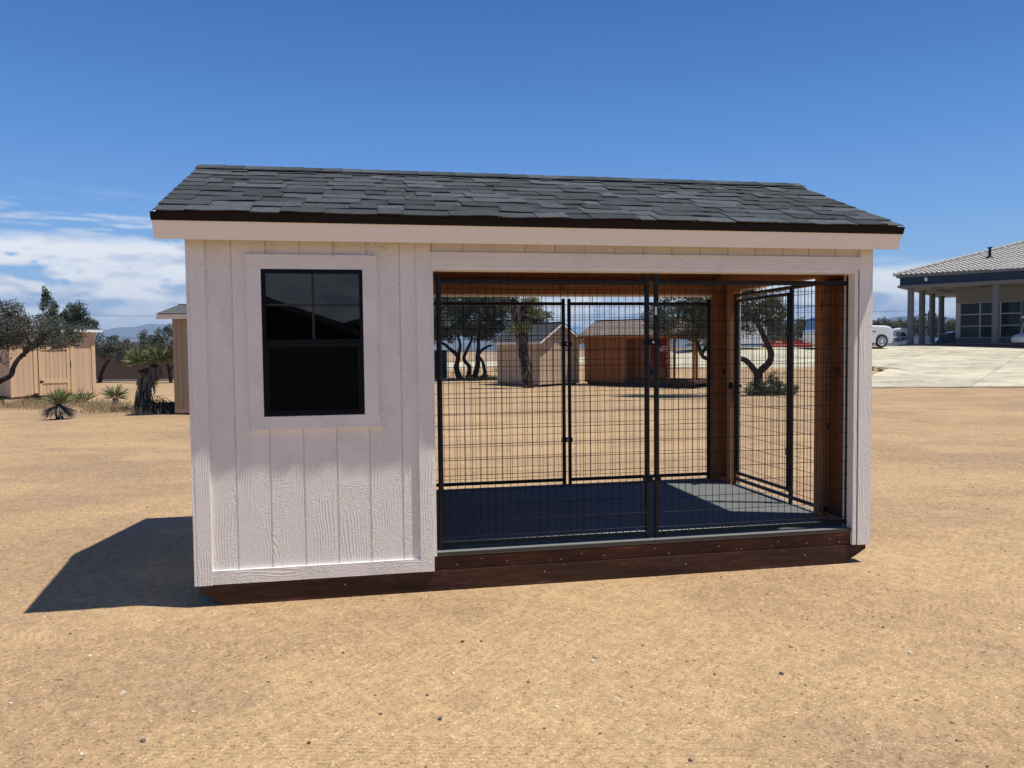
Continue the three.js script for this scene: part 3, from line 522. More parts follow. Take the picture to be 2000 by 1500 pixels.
{
  // tan shed with a plank door, left of the picture
  const t = shed({ name: 'tan_shed', label: 'tan plank shed with braced door behind the leaning tree at left', L: 2.8, D: 2.4, H: 2.46, rise: .16, over: .18, rake: .2, wall: tan, wall2: tan2, roof: [std(lin(.05, .05, .05))], trim: { fascia: std(lin(.85, .85, .84), { roughness: .5 }), corner: tanTrim }, courses: 4, fasciaH: .1 });
  skids(t, 2.8, 2.4, redSkid);
  const d = part('door', t), x0 = -.52, x1 = .5, y0 = .1, y1 = 1.82, z = 1.2;
  for (let i = 0; i < 6; i++) mesh('door_plank', bx(x0 + .1 + i * .137, x0 + .1 + (i + 1) * .137 - .012, y0 + .02, y1 - .02, z + .004, z + .022), i % 2 ? tan : tan2, d);
  for (const [a, b, c, e] of [[x0, x0 + .1, y0, y1], [x1 - .1, x1, y0, y1], [x0 + .1, x1 - .1, y0, y0 + .1], [x0 + .1, x1 - .1, y1 - .1, y1], [x0 + .1, x1 - .1, .52, .64]]) mesh('door_rail', bx(a, b, c, e, z + .014, z + .045), tanTrim, d);
  mesh('hinge', prism([[x0 + .02, .52], [x0 + .02, .64], [x0 + .16, .585], [x0 + .16, .575]], z + .046, z + .052, 'xy'), M.dark, d);
  mesh('handle', rod([x1 + .03, 1.05, z + .05], [x1 + .03, 1.3, z + .05], .014, .014, 6), M.dark, d);
  for (const [a, b] of [[-.68, -.56], [.54, .66], [1.28, 1.4]]) mesh('post_trim', bx(a, b, .08, 1.98, z + .003, z + .03), tanTrim, t);
  mesh('base_trim', bx(.66, 1.28, .08, .17, z + .003, z + .028, 'x'), tanTrim, t);
  put(t, -17.48, 29.1, G0, 49.3 * Math.PI / 180);
}
{
  const w = std(lin(.36, .26, .165), { roughness: .85, bumpMap: emboss, bumpScale: .001 });
  const t = shed({ name: 'tan_shed', label: 'tan shed with shallow roof half hidden by the left corner of the white kennel', L: 3.2, D: 2.5, H: 2.52, rise: .30, over: .14, rake: .32, wall: w, wall2: w, roof: greyRoof, trim: { fascia: std(lin(.60, .50, .42)), corner: w }, courses: 8, boards: .2032, fasciaH: .12 });
  skids(t, 3.2, 2.5, M.dark); mesh('base_trim', bx(-1.53, 1.53, .06, .17, 1.2515, 1.266, 'x'), w, t);
  mesh('batten', bx(-1.34, -1.25, .17, 2.38, 1.2515, 1.268), w, t);
  put(t, -6.82, 20.75, G0, 0);
}
{
  const w = std(lin(.17, .125, .09), { roughness: .9 });
  const t = shed({ name: 'long_shed', label: 'long low brown shed far behind the branching yucca', L: 9, D: 3, H: 1.85, rise: .34, over: .2, rake: .2, wall: w, wall2: w, roof: [std(lin(.12, .095, .08)), std(lin(.10, .08, .07))], trim: { fascia: w, corner: std(lin(.5, .48, .44)) }, courses: 5, boards: .4 });
  mesh('base_rail', bx(-4.5, 4.5, .02, .12, 1.52, 1.55, 'x'), std(lin(.5, .46, .42)), t); put(t, -19.0, 45.5, G0, .02);
}
{
  const t = shed({ name: 'gable_shed', label: 'tan gable end shed with white rake boards seen through the wire', L: 2.93, D: 2.2, H: 1.88, rise: .80, over: .14, rake: .22, wall: std(lin(.50, .375, .24), { roughness: .85 }), wall2: std(lin(.53, .40, .26), { roughness: .85 }), roof: darkRoof, trim: { fascia: cream, rake: std(lin(.85, .85, .84), { roughness: .5 }) }, courses: 8, fasciaH: .11 });
  skids(t, 2.93, 2.2, redSkid); const dp = part('door', t), m = std(lin(.47, .365, .26));
  mesh('door_leaf', bx(1.467, 1.485, .1, 1.75, -.55, .3), m, dp); mesh('door_trim', merge([bx(1.467, 1.492, .1, 1.83, -.63, -.55), bx(1.467, 1.492, .1, 1.83, .3, .38), bx(1.467, 1.492, 1.75, 1.83, -.55, .3)]), m, dp);
  put(t, 1.13, 34.43, G0, -51.8 * Math.PI / 180);
}
{
  // bare wood kennel further back
  const wood = std(lin(.36, .215, .09), { map: rep(pine, .9, 2.4), roughness: .7 }), wood2 = std(lin(.41, .255, .115), { map: rep(pine, .9, 2.4), roughness: .7 }), wt = std(lin(.52, .31, .14), { map: rep(pine, .5, 2), roughness: .7 });
  const t = shed({ name: 'wood_kennel', label: 'orange stained wooden kennel with brown shingle roof beyond the wire panels', category: 'kennel', L: 5.26, D: 2.4, H: 2.08, rise: .68, over: .18, rake: .25, wall: wood, wall2: wood2, roof: brownRoof, trim: { fascia: wt, corner: wood2, under: wood }, courses: 9, frontOpen: [-.6, 2.7], rearTo: -.1, openEnd: true, fasciaH: .09, base: .16 });
  for (const z of [-1.1, 1.1]) mesh('skid', prism([[-2.35, -.03], [2.35, -.03], [2.61, .155], [-2.61, .155]], z - .06, z + .06, 'xy', 'x'), std(lin(.05, .03, .022)), t);
  mesh('floor_rim', bx(-2.61, 2.61, .157, .27, -1.18, 1.16, 'x'), std(lin(.08, .035, .02)), t);
  mesh('recess_wall', bx(-.62, .92, .27, 2.05, .52, .56), wood, t);
  mesh('divider_wall', bx(-.66, -.625, .27, 2.05, -1.17, 1.17), wood, t);
  for (const x of [-.65, 1.40, 2.50]) mesh('post', bx(x, x + .085, .27, 2.06, 1.1, 1.185), wt, t);
  for (const x of [.30, 1.35, 2.50]) mesh('post', bx(x, x + .085, .27, 2.06, -1.185, -1.1), wt, t);
  mesh('top_beam', bx(.30, 2.60, 1.93, 2.06, -1.182, -1.11, 'x'), wt, t); mesh('top_beam', bx(2.515, 2.575, 1.93, 2.06, -1.1, 1.1, 'z'), wt, t);
  mesh('top_beam', bx(-.64, 2.60, 1.93, 2.06, 1.11, 1.182, 'x'), wt, t);
  const dd = new THREE.Group(); dd.name = 'dog_door'; t.add(dd); mesh('flap', bx(.1, .36, .45, .95, .561, .58), M.dark, dd); mesh('knob', new THREE.SphereGeometry(.022, 8, 6).translate(.24, .92, .59), M.galv, dd);
  put(t, 5.89, 32.6, G0, -42.2 * Math.PI / 180);
  // red cloth banner hanging in its open bay
  const cv = document.createElement('canvas'); cv.width = 256; cv.height = 384; const c = cv.getContext('2d'); c.fillStyle = '#6d1210'; c.fillRect(0, 0, 256, 384); c.fillStyle = '#d9cfc9'; c.font = 'bold 62px sans-serif'; c.textAlign = 'right'; c.fillText('BRU', 246, 150);
  c.fillRect(150, 86, 34, 10); c.fillRect(190, 84, 22, 12); c.fillRect(220, 88, 24, 10); for (const y of [186, 206, 258, 276]) for (const x of [208, 230]) c.fillRect(x, y, 10, 9); c.beginPath(); c.ellipse(232, 46, 12, 26, .2, 0, 7); c.fill();
  c.strokeStyle = '#3f0807'; c.lineWidth = 9; for (const r of [30, 52, 74]) { c.beginPath(); c.arc(20, 200, r, -1.4, 1.2); c.stroke(); }
  const bt = new THREE.CanvasTexture(cv); bt.colorSpace = THREE.SRGBColorSpace;
  const sh = new THREE.Shape([[-.40, -.60], [-.40, .62], [.40, .62], [.40, -.25], [.30, -.62], [.05, -.45]].map((p) => new THREE.Vector2(...p))), g = new THREE.ExtrudeGeometry(sh, { depth: .012, bevelEnabled: false }), p = g.attributes.position, uv = g.attributes.uv;
  for (let i = 0; i < p.count; i++) uv.setXY(i, (p.getX(i) + .4) / .8, (p.getY(i) + .62) / 1.24);
  const b = solo('banner', g, std(lin(1, 1, 1), { map: bt, roughness: .85 }), 'dark red banner with white letters hanging in the wooden kennel', 'banner'); put(b, 5.92, 31.15, 1.15, -.5);
}
{
  const t = thing('utility_cabinet', 'dark upright cabinet left of the many stemmed tree beyond the wire', 'cabinet'); const m = std(lin(.022, .022, .024));
  mesh('cabinet_body', bx(-.5, .5, .05, 1.42, -.35, .35), m, t); mesh('cabinet_lid', bx(-.54, .54, 1.42, 1.47, -.39, .39), m, t); mesh('plinth', bx(-.46, .46, -.03, .05, -.31, .31), std(lin(.2, .19, .17)), t); mesh('door_seam', bx(-.01, .01, .1, 1.38, .351, .362), M.dark, t); put(t, -3.85, 40.2, T(-3.85, 40.2), 0);
}
// sheds behind the photographer, mirrored in the window
{
  const brown = std(lin(.035, .022, .016), { roughness: .85, specularIntensity: .2 }), grayTrim = std(lin(.20, .18, .17));
  const a = shed({ name: 'brown_shed', label: 'brown gable shed behind the camera mirrored in the upper window pane', L: 4, D: 4.6, H: 1.98, rise: .88, over: .15, rake: .15, wall: brown, wall2: brown, roof: darkRoof, trim: { fascia: grayTrim }, courses: 8, boards: .4 });
  a.position.set(-1.55, G0, 12.1); a.rotation.y = Math.PI / 2;
  const b = shed({ name: 'brown_shed', label: 'second brown shed behind the camera mirrored at the right of the window pane', L: 4, D: 5.2, H: 2.15, rise: .75, over: .15, rake: .15, wall: brown, wall2: brown, roof: darkRoof, trim: { fascia: grayTrim }, courses: 8, boards: .4 });
  b.position.set(3.1, G0, 16.2); b.rotation.y = Math.PI / 2;
}

// ================================================================== PLANTS
const bark = std(lin(.30, .25, .22), { map: rep(barkMap, .4, .8), roughness: 1, bumpMap: rep(barkMap, .4, .8), bumpScale: .012 }), barkDark = std(lin(.16, .13, .115), { map: rep(barkMap, .4, .8), roughness: 1 });
const leafMat = new THREE.MeshPhysicalMaterial({ vertexColors: true, roughness: .9, specularIntensity: .3, side: THREE.DoubleSide, transmission: .35, thickness: 0 });
function limb(pts, r0, r1) { const c = new THREE.CatmullRomCurve3(pts.map((p) => new THREE.Vector3(...p))), n = Math.max(6, pts.length * 5), g = new THREE.TubeGeometry(c, n, 1, 8, false), p = g.attributes.position; for (let i = 0; i <= n; i++) { const q = c.getPointAt(i / n), r = mix(r0, r1, Math.pow(i / n, .8)); for (let j = 0; j <= 8; j++) { const k = i * 9 + j, w = 1 + .16 * Math.sin(j * 2.4 + i * .9); p.setXYZ(k, q.x + (p.getX(k) - q.x) * r * w, q.y + (p.getY(k) - q.y) * r * w, q.z + (p.getZ(k) - q.z) * r * w); } } g.computeVertexNormals(); return g; }
function foliage(blobs, { clump = .26, per = 70, leaf = .055, density = 1, tone = [.055, .068, .036], shell = .55, up = 0 }) {
  const pos = [], col = [], nor = [], a = new THREE.Vector3(), b = new THREE.Vector3(), n = new THREE.Vector3();
  for (const [cx, cy, cz, rx, ry, rz, k = 1] of blobs) {
    const N = Math.round(density * k * (rx * ry + rx * rz + ry * rz) / (clump * clump) * 2.1);
    for (let i = 0; i < N; i++) {
      let x, y, z, r; do { x = rr(-1, 1); y = rr(-1, 1); z = rr(-1, 1); r = Math.hypot(x, y, z); } while (r > 1 || r < .05); const s = mix(shell, 1, Math.pow(rnd(), .6)) / r * (.82 + .3 * rnd());
      const ox = cx + x * s * rx, oy = cy + y * s * ry, oz = cz + z * s * rz, cr = clump * rr(.55, 1.25), t = rr(.62, 1.35), hue = rr(-.12, .14);
      for (let j = 0; j < per; j++) {
        let px, py, pz; do { px = rr(-1, 1); py = rr(-1, 1); pz = rr(-1, 1); } while (px * px + py * py + pz * pz > 1);
        const L = leaf * rr(.6, 1.3), qx = ox + px * cr, qy = oy + py * cr * .8 + up * rnd() * cr, qz = oz + pz * cr;
        a.set(rr(-1, 1), rr(-.6, 1), rr(-1, 1)).normalize(); b.set(rr(-1, 1), rr(-1, 1), rr(-1, 1)).cross(a).normalize(); n.crossVectors(b, a);
        const W = L * .34, P = [[qx - a.x * L * .5, qy - a.y * L * .5, qz - a.z * L * .5], [qx + b.x * W, qy + b.y * W, qz + b.z * W], [qx + a.x * L * .5, qy + a.y * L * .5, qz + a.z * L * .5], [qx - b.x * W, qy - b.y * W, qz - b.z * W]];
        const v = 1.0 * t * rr(.7, 1.3), c = [tone[0] * v * (1 + hue), tone[1] * v, tone[2] * v * (1 - hue)];
        for (const q of [0, 1, 2, 0, 2, 3]) { pos.push(...P[q]); col.push(...c); nor.push(n.x, n.y, n.z); }
      }
    }
  }
  const g = new THREE.BufferGeometry(); g.setAttribute('position', new THREE.Float32BufferAttribute(pos, 3)); g.setAttribute('normal', new THREE.Float32BufferAttribute(nor, 3)); g.setAttribute('color', new THREE.Float32BufferAttribute(col, 3)); return g;
}
function tree(name, label, u, d, limbs, blobs, opt = {}, group) {
  const t = thing(name, label, opt.category ?? 'tree', group);
  mesh('trunk', merge(limbs.map(([p, a, b]) => limb(p, a, b))), opt.bark ?? barkDark, t); mesh('crown', foliage(blobs, opt), leafMat, t);
  return put(t, u, d, gh(u, d) - .03, 0);
}
// leaning tree at the left edge (d 24)
tree('scrub_oak', 'leaning scrub oak with a long bent branch at the left edge', -16.3, 24, [
  [[[0, -.1, 0], [.25, .45, 0], [.55, .75, .05], [.95, .95, .05], [1.05, 1.25, .05], [1.35, 1.62, 0], [1.75, 1.9, -.05]], .10, .055], [[[1.35, 1.55, 0], [1.5, 1.75, .2], [1.9, 1.95, .3], [2.3, 2.3, .2]], .05, .02], [[[.05, .1, 0], [-.3, .8, .2], [-.2, 1.5, .1], [.1, 2.1, 0]], .12, .05], [[[1.6, 1.8, 0], [1.2, 2.2, -.3], [.9, 2.6, -.2]], .05, .02], [[[1.8, 1.9, 0], [2.4, 2.15, 0], [2.9, 2.1, -.1]], .04, .012]],
  [[.5, 2.35, 0, 1.0, .62, .8], [1.5, 2.25, 0, .95, .52, .8], [2.4, 2.12, 0, .72, .40, .6], [.2, 1.75, .1, .7, .5, .6], [-.6, 2.3, 0, .8, .8, .7], [.95, 2.85, -.1, .35, .35, .3], [.45, 2.85, -.1, .45, .35, .4], [3.0, 2.35, 0, .3, .28, .3, .6]], { clump: .22, per: 60, leaf: .06, density: 1.25, tone: [.120, .124, .088], bark });
// pointed evergreen behind the tan shed
tree('evergreen', 'spire topped evergreen rising behind the tan shed roof', -18.6, 32.5, [[[[0, 0, 0], [0, 1.5, 0], [-.3, 3, 0]], .14, .05]],
  [[0, 2.6, 0, .9, .7, .7], [-.55, 3.3, 0, .30, .6, .3], [-.72, 3.95, 0, .12, .42, .12], [.35, 3.2, 0, .38, .45, .3], [.75, 3.15, 0, .25, .45, .25], [1.1, 2.7, 0, .35, .35, .3]], { clump: .18, per: 60, leaf: .07, density: 1.3, tone: [.080, .100, .056], up: .6 });
tree('scrub_oak', 'small dark tree standing just right of the tan shed', -21.6, 42, [[[[-.6, 0, 0], [-.4, .7, 0], [.0, 1.3, 0]], .12, .07], [[[-.1, 1.2, 0], [.6, 1.7, 0]], .06, .03]], [[-.2, 2.0, 0, .75, .75, .7], [.6, 1.75, 0, .75, .65, .7], [1.3, 1.35, 0, .4, .35, .4]], { clump: .28, per: 60, leaf: .085, tone: [.085, .096, .062] });
tree('scrub_oak', 'round tree in front of the long brown shed beside the kennel corner', -18.3, 41, [[[[.4, 0, 0], [.3, .8, 0], [.1, 1.5, 0]], .1, .06], [[[.3, .7, 0], [.9, 1.2, 0], [1.1, 1.8, 0]], .06, .03]], [[.3, 2.2, 0, .95, .85, .8], [-.7, 2.05, 0, .65, .45, .6], [.9, 2.6, 0, .6, .55, .6], [-.95, 2.4, 0, .25, .35, .25]], { clump: .26, per: 60, leaf: .08, tone: [.085, .096, .062] });
// many stemmed tree behind the kennel
tree('juniper', 'wide many stemmed tree seen through the left wire panel', -2.2, 38.6, [
  [[[-.25, -.1, 0], [-.55, .6, 0], [-.45, 1.1, 0], [-1.0, 1.7, .1], [-1.5, 2.0, .1]], .17, .06], [[[-.45, 1.0, 0], [-.35, 1.8, 0], [-.5, 2.5, 0]], .11, .05], [[[.0, -.1, 0], [.1, .6, 0], [-.15, 1.1, .1], [.2, 1.9, .1], [.3, 2.6, 0]], .13, .05], [[[.35, -.1, 0], [.5, .8, 0], [.55, 1.6, 0], [.6, 2.4, 0]], .16, .07], [[[.5, 1.2, 0], [.9, 1.6, 0], [1.6, 1.85, 0], [2.2, 2.2, 0]], .08, .03], [[[.5, -.1, .1], [.85, .35, .1], [.75, .9, .1], [.5, 1.3, 0]], .10, .07]],
  [[-.9, 3.0, 0, 1.3, 1.05, 1.1], [.6, 3.0, 0, 1.3, 1.1, 1.1], [1.9, 3.15, 0, 1.2, .9, 1.0], [-1.8, 2.6, 0, .8, .8, .8], [0, 3.9, 0, 1.6, .8, 1.2], [1.1, 2.5, 0, .9, .5, .7], [3.1, 3.25, 0, .8, .55, .6, .7], [3.7, 3.0, 0, .55, .4, .5, .5], [-.2, 2.45, .2, .9, .35, .7], [-1.4, 3.5, 0, 1.1, .9, .9], [1.4, 3.8, 0, 1.3, .8, 1.0], [-2.3, 3.1, .1, .7, .8, .7]], { clump: .30, per: 78, leaf: .085, density: 1.3, tone: [.100, .108, .068] });
tree('shrub', 'twiggy low shrub under the many stemmed tree', -1.6, 37.9, [[[[0, 0, 0], [.3, .3, 0], [.7, .55, 0]], .02, .006], [[[0, 0, 0], [-.4, .3, 0], [-1.2, .45, 0]], .02, .006]], [[0, .12, 0, 1.0, .16, .4], [1.1, .3, 0, .5, .28, .3, .4], [-1.2, .25, 0, .4, .25, .3, .35]], { clump: .16, per: 40, leaf: .06, tone: [.05, .055, .03], category: 'shrub' });
// V shaped tree behind the gate, crown reaching left
tree('scrub_oak', 'twin stemmed oak with V shaped trunk behind the gate', 7.95, 25.2, [
  [[[0, -.1, 0], [.0, .5, 0], [-.02, .75, 0]], .16, .14], [[[-.02, .7, 0], [.35, 1.1, 0], [.42, 1.3, 0], [.25, 1.75, 0], [.0, 2.3, 0], [-.1, 2.8, 0]], .12, .07], [[[-.02, .7, 0], [-.3, 1.05, 0], [-.7, 1.25, .1], [-1.35, 1.2, .1], [-1.75, 1.25, .1], [-1.95, 1.6, .1], [-2.05, 2.2, .1]], .10, .05], [[[-1.85, 1.35, .1], [-1.6, 1.8, 0], [-1.5, 2.4, 0]], .06, .03]],
  [[-.15, 2.95, 0, .75, .62, .7], [.35, 2.75, 0, .55, .55, .5], [-2.5, 2.55, .1, 1.0, .72, .9], [-1.6, 2.7, .1, .9, .72, .8], [-2.1, 3.2, 0, 1.1, .6, .9], [-.9, 3.3, 0, .8, .5, .8], [-3.2, 2.45, .1, .55, .5, .5, .7], [.45, 2.2, 0, .35, .3, .3, .6], [-1.9, 1.95, .1, .8, .3, .6, .6], [-.35, 2.35, .1, .5, .3, .4, .7]], { clump: .22, per: 62, leaf: .062, density: 1.1, tone: [.115, .122, .072], bark });
tree('shrub', 'leafy green bush at the foot of the V trunked oak', 8.2, 24.9, [[[[0, 0, 0], [.1, .3, 0], [.2, .75, 0]], .015, .005], [[[.3, 0, 0], [.35, .4, 0], [.5, .8, 0]], .012, .004]], [[0, .28, 0, .45, .28, .4], [.5, .22, 0, .45, .24, .35], [-.45, .24, 0, .35, .24, .3], [.15, .6, 0, .2, .25, .2, .5]], { clump: .13, per: 50, leaf: .05, density: 1, tone: [.10, .125, .065], category: 'shrub' });
// greenery near the lot
tree('oak', 'dense dark tree beyond the concrete between gate posts', 19.4, 57, [[[[0, 0, 0], [0, 1, 0]], .15, .1]], [[-.4, 1.6, 0, 1.0, 1.2, .9], [.5, 1.5, 0, .9, 1.0, .9], [-.2, 2.5, 0, .7, .6, .7]], { clump: .32, per: 60, leaf: .11, tone: [.085, .11, .06] });
{
  const blobs = []; for (let i = 0; i < 26; i++) blobs.push([i * .62 - 8 + rr(-.15, .15), rr(.9, 1.3), rr(-.4, .4), rr(.5, .75), rr(.75, 1.15), .7]);
  const o = solo('hedge', foliage(blobs, { clump: .3, per: 45, leaf: .13, tone: [.105, .115, .06], density: 1.2 }), leafMat, 'olive green hedge behind the white pickup and white car', 'hedge', null, 'stuff'); put(o, 36, 76, 1.9);
}
{
  const t = thing('shrub', 'slender young shrub between the office columns', 'shrub'); mesh('stem', merge([limb([[0, 0, 0], [.05, .7, 0], [0, 1.3, 0]], .02, .008)]), barkDark, t); mesh('foliage', foliage([[0, .9, 0, .22, .55, .22]], { clump: .16, per: 40, leaf: .08, tone: [.07, .075, .03] }), leafMat, t); put(t, 30.6, 60.5, .9);
}
// spiky plants
const spikeMat = new THREE.MeshStandardMaterial({ vertexColors: true, roughness: .6, side: THREE.DoubleSide });
function spikes(list) { // [origin, direction, length, width, colour]
  const pos = [], col = [], D = new THREE.Vector3(), S = new THREE.Vector3(), K = new THREE.Vector3();
  for (const [o, d, L, w, c, bend = 0] of list) {
    D.set(...d).normalize(); S.set(rr(-1, 1), rr(-1, 1), rr(-1, 1)).cross(D).normalize(); K.crossVectors(D, S);
    const at = (t, s, k) => [o[0] + D.x * L * t + S.x * s * w + K.x * k * w, o[1] + D.y * L * t + S.y * s * w + K.y * k * w - bend * t * t * L, o[2] + D.z * L * t + S.z * s * w + K.z * k * w];
    const A = at(0, -.5, 0), B = at(0, .5, 0), M1 = at(.55, -.42, .2), M2 = at(.55, .42, .2), Mk = at(.3, 0, -.25), Tp = at(1, 0, 0);
    for (const tri of [[A, Mk, M1], [Mk, B, M2], [Mk, M2, Tp], [Mk, Tp, M1]]) for (const v of tri) { pos.push(...v); col.push(...c); }
  }
  const g = new THREE.BufferGeometry(); g.setAttribute('position', new THREE.Float32BufferAttribute(pos, 3)); g.setAttribute('color', new THREE.Float32BufferAttribute(col, 3)); g.computeVertexNormals(); return g;
}
const yGreen = () => { const k = rr(.7, 1.3); return [.21 * k, .225 * k, .095 * k]; }, yDead = () => { const k = rr(.45, 1.25); return [.30 * k, .245 * k, .18 * k]; };
function rosette(c, r, n, w, out = [], low = -.35, tone = yGreen) { for (let i = 0; i < n; i++) { const a = rr(0, 6.283), y = low + (1 - low) * Math.pow(rnd(), .8), h = Math.sqrt(Math.max(0, 1 - y * y)); const d = [Math.cos(a) * h, y, Math.sin(a) * h]; out.push([[c[0] + d[0] * .05, c[1] + d[1] * .05, c[2] + d[2] * .05], d, r * rr(.75, 1.1), w, tone(), .02]); } return out; }
function thatch(pts, n, len, rad, out = []) { for (let i = 0; i < n; i++) { const t = rnd() * (pts.length - 1), k = Math.min(pts.length - 2, Math.floor(t)), f = t - k, a = rr(0, 6.283), R = rad * rr(.7, 1); const p = [0, 1, 2].map((m) => mix(pts[k][m], pts[k + 1][m], f)); out.push([[p[0] + Math.cos(a) * R, p[1], p[2] + Math.sin(a) * R], [Math.cos(a) * .28, -1, Math.sin(a) * .28], len * rr(.6, 1.2), .028, yDead()]); } return out; }
function yucca(label, u, d, trunks, heads, hr, n, tRad, group) {
  const t = thing('yucca', label, 'yucca', group);
  if (trunks.length) { mesh('trunk', merge(trunks.map(([p, a, b]) => limb(p, a, b))), std(lin(.16, .125, .095), { map: rep(barkMap, .3, .5), roughness: 1 }), t); const th = []; for (const [p, a] of trunks) thatch(p, tRad[0], tRad[1], a * 1.02, th); mesh('dead_leaves', spikes(th), spikeMat, t); }
  for (const h of heads) mesh('leaf_crown', spikes(rosette(h, hr, n, .036, [], trunks.length ? -.25 : .02)), spikeMat, t);
  return put(t, u, d, gh(u, d) - .03, 0);
}
yucca('two headed yucca with shaggy trunk on the bank at left', -9.85, 20.9, [[[[-.1, 0, 0], [0, .5, 0], [.08, .95, 0], [.02, 1.15, 0]], .19, .15], [[[.08, .9, 0], [.25, 1.1, 0], [.34, 1.25, .05]], .13, .1]], [[-.08, 1.32, .05], [.42, 1.38, 0]], .46, 230, [230, .30]);
{ // yucca with a skirt of dead leaves, nearest the camera on the left
  const t = thing('yucca', 'low yucca with a black skirt of dead leaves nearest the track', 'yucca'), s = []; for (let i = 0; i < 150; i++) { const a = rr(0, 6.283), R = rr(.6, 1); const k = rr(.25, 1.5); s.push([[Math.cos(a) * .05, .36, Math.sin(a) * .05], [Math.cos(a) * R, -.75 * rr(.5, 1.3), Math.sin(a) * R], rr(.35, .5), .03, [.17 * k, .145 * k, .11 * k]]); }
  mesh('dead_leaves', spikes(s), spikeMat, t); mesh('leaf_crown', spikes(rosette([0, .38, 0], .42, 140, .03, [], .12)), spikeMat, t); mesh('trunk', limb([[0, -.02, 0], [0, .2, 0], [0, .4, 0]], .09, .06), barkDark, t); put(t, -10.9, 18.75, gh(-10.9, 18.75) - .02);
}
yucca('small green yucca rosette left of the shaggy yucca', -11.9, 23.4, [[[[0, -.02, 0], [0, .12, 0], [0, .22, 0]], .08, .06]], [[0, .24, 0]], .44, 110, [30, .15]);
yucca('pale grassy yucca right of the tan shed corner', -13.0, 23.6, [], [[0, .05, 0]], .5, 90, null);
yucca('faded yucca tuft in front of the tan shed', -14.1, 24.4, [], [[0, .05, 0]], .46, 80, null);
yucca('tall yucca with a straight trunk before the tan gable shed', .56, 31.4, [[[[.1, 0, 0], [.02, .8, 0], [-.1, 1.7, 0], [-.02, 2.6, 0], [.0, 3.3, 0]], .21, .17], [[[-.1, 1.9, 0], [-.35, 2.6, .1], [-.5, 3.6, .1]], .15, .12]], [[.2, 3.35, 0], [-.5, 3.8, .1], [.35, 2.9, .1], [-.25, 2.3, .15]], .55, 170, [300, .28]);
yucca('spiky yucca top peeking over the tan shed beside the kennel', -8.55, 23.4, [[[[.2, 0, 0], [.3, 1.4, 0], [.3, 2.7, 0]], .16, .13]], [[.24, 2.95, 0]], .42, 150, [80, .25]);
// scrub along the foot of the sheds at left
{
  const straw = () => { const k = rr(.6, 1.2); return [.42 * k, .315 * k, .17 * k]; }, l = [];
  for (let i = 0; i < 9000; i++) { const t = rnd(), u = mix(-17.2, -8.9, t) + rr(-.4, .4), d = mix(23.6, 20.4, t) + (rnd() + rnd() - 1) * 1.25, dens = fbm(u * .9 + 20, d * .9 + 20, 3, 256, 256, 401); if (dens < .40) continue; const a = rr(0, 6.283), sp = rr(.1, .8); l.push([[...(() => { const [x, z] = toWorld(u, d); return [x, gh(u, d) - .01, z]; })()], [Math.cos(a) * sp, 1, Math.sin(a) * sp], rr(.08, .30) * (dens > .54 ? 1.3 : .6), .010, straw(), .1]); }
  solo('dry_grass', spikes(l), spikeMat, 'dry straw coloured grass on the bank round the yuccas', 'grass', null, 'stuff');
  const shrub = (label, u, d, b, tone) => { const t = thing('shrub', label, 'shrub'); mesh('stems', merge([limb([[0, 0, 0], [.1, .15, 0], [.25, .3, 0]], .015, .005), limb([[0, 0, 0], [-.12, .15, .05], [-.3, .28, .1]], .015, .005)]), barkDark, t); mesh('foliage', foliage(b, { clump: .13, per: 45, leaf: .05, tone }), leafMat, t); put(t, u, d, gh(u, d) - .02); };
  shrub('dark green creeping bush at the left edge below the oak', -16.0, 23.6, [[-.3, .2, 0, .5, .22, .35], [.25, .15, 0, .4, .18, .3]], [.035, .05, .024]);
  shrub('small dark bush at the tan shed base', -14.9, 24.3, [[0, .15, 0, .3, .16, .25], [.3, .12, 0, .2, .12, .2]], [.03, .04, .022]);
  shrub('grey brown brush in the shade right of the yucca', -9.2, 20.1, [[0, .18, 0, .45, .2, .3], [.4, .14, .1, .35, .16, .3]], [.07, .06, .04]);
  shrub('low weeds in the dirt notch of the concrete edge', 16.0, 34.9, [[0, .05, 0, .2, .06, .2], [.4, .04, .2, .16, .05, .15]], [.10, .09, .05]);
  shrub('low grey scrub mound left of the half hidden shed', -10.8, 28.6, [[0, .2, 0, .8, .22, .5], [.9, .3, 0, .8, .32, .5]], [.075, .07, .05]);
}

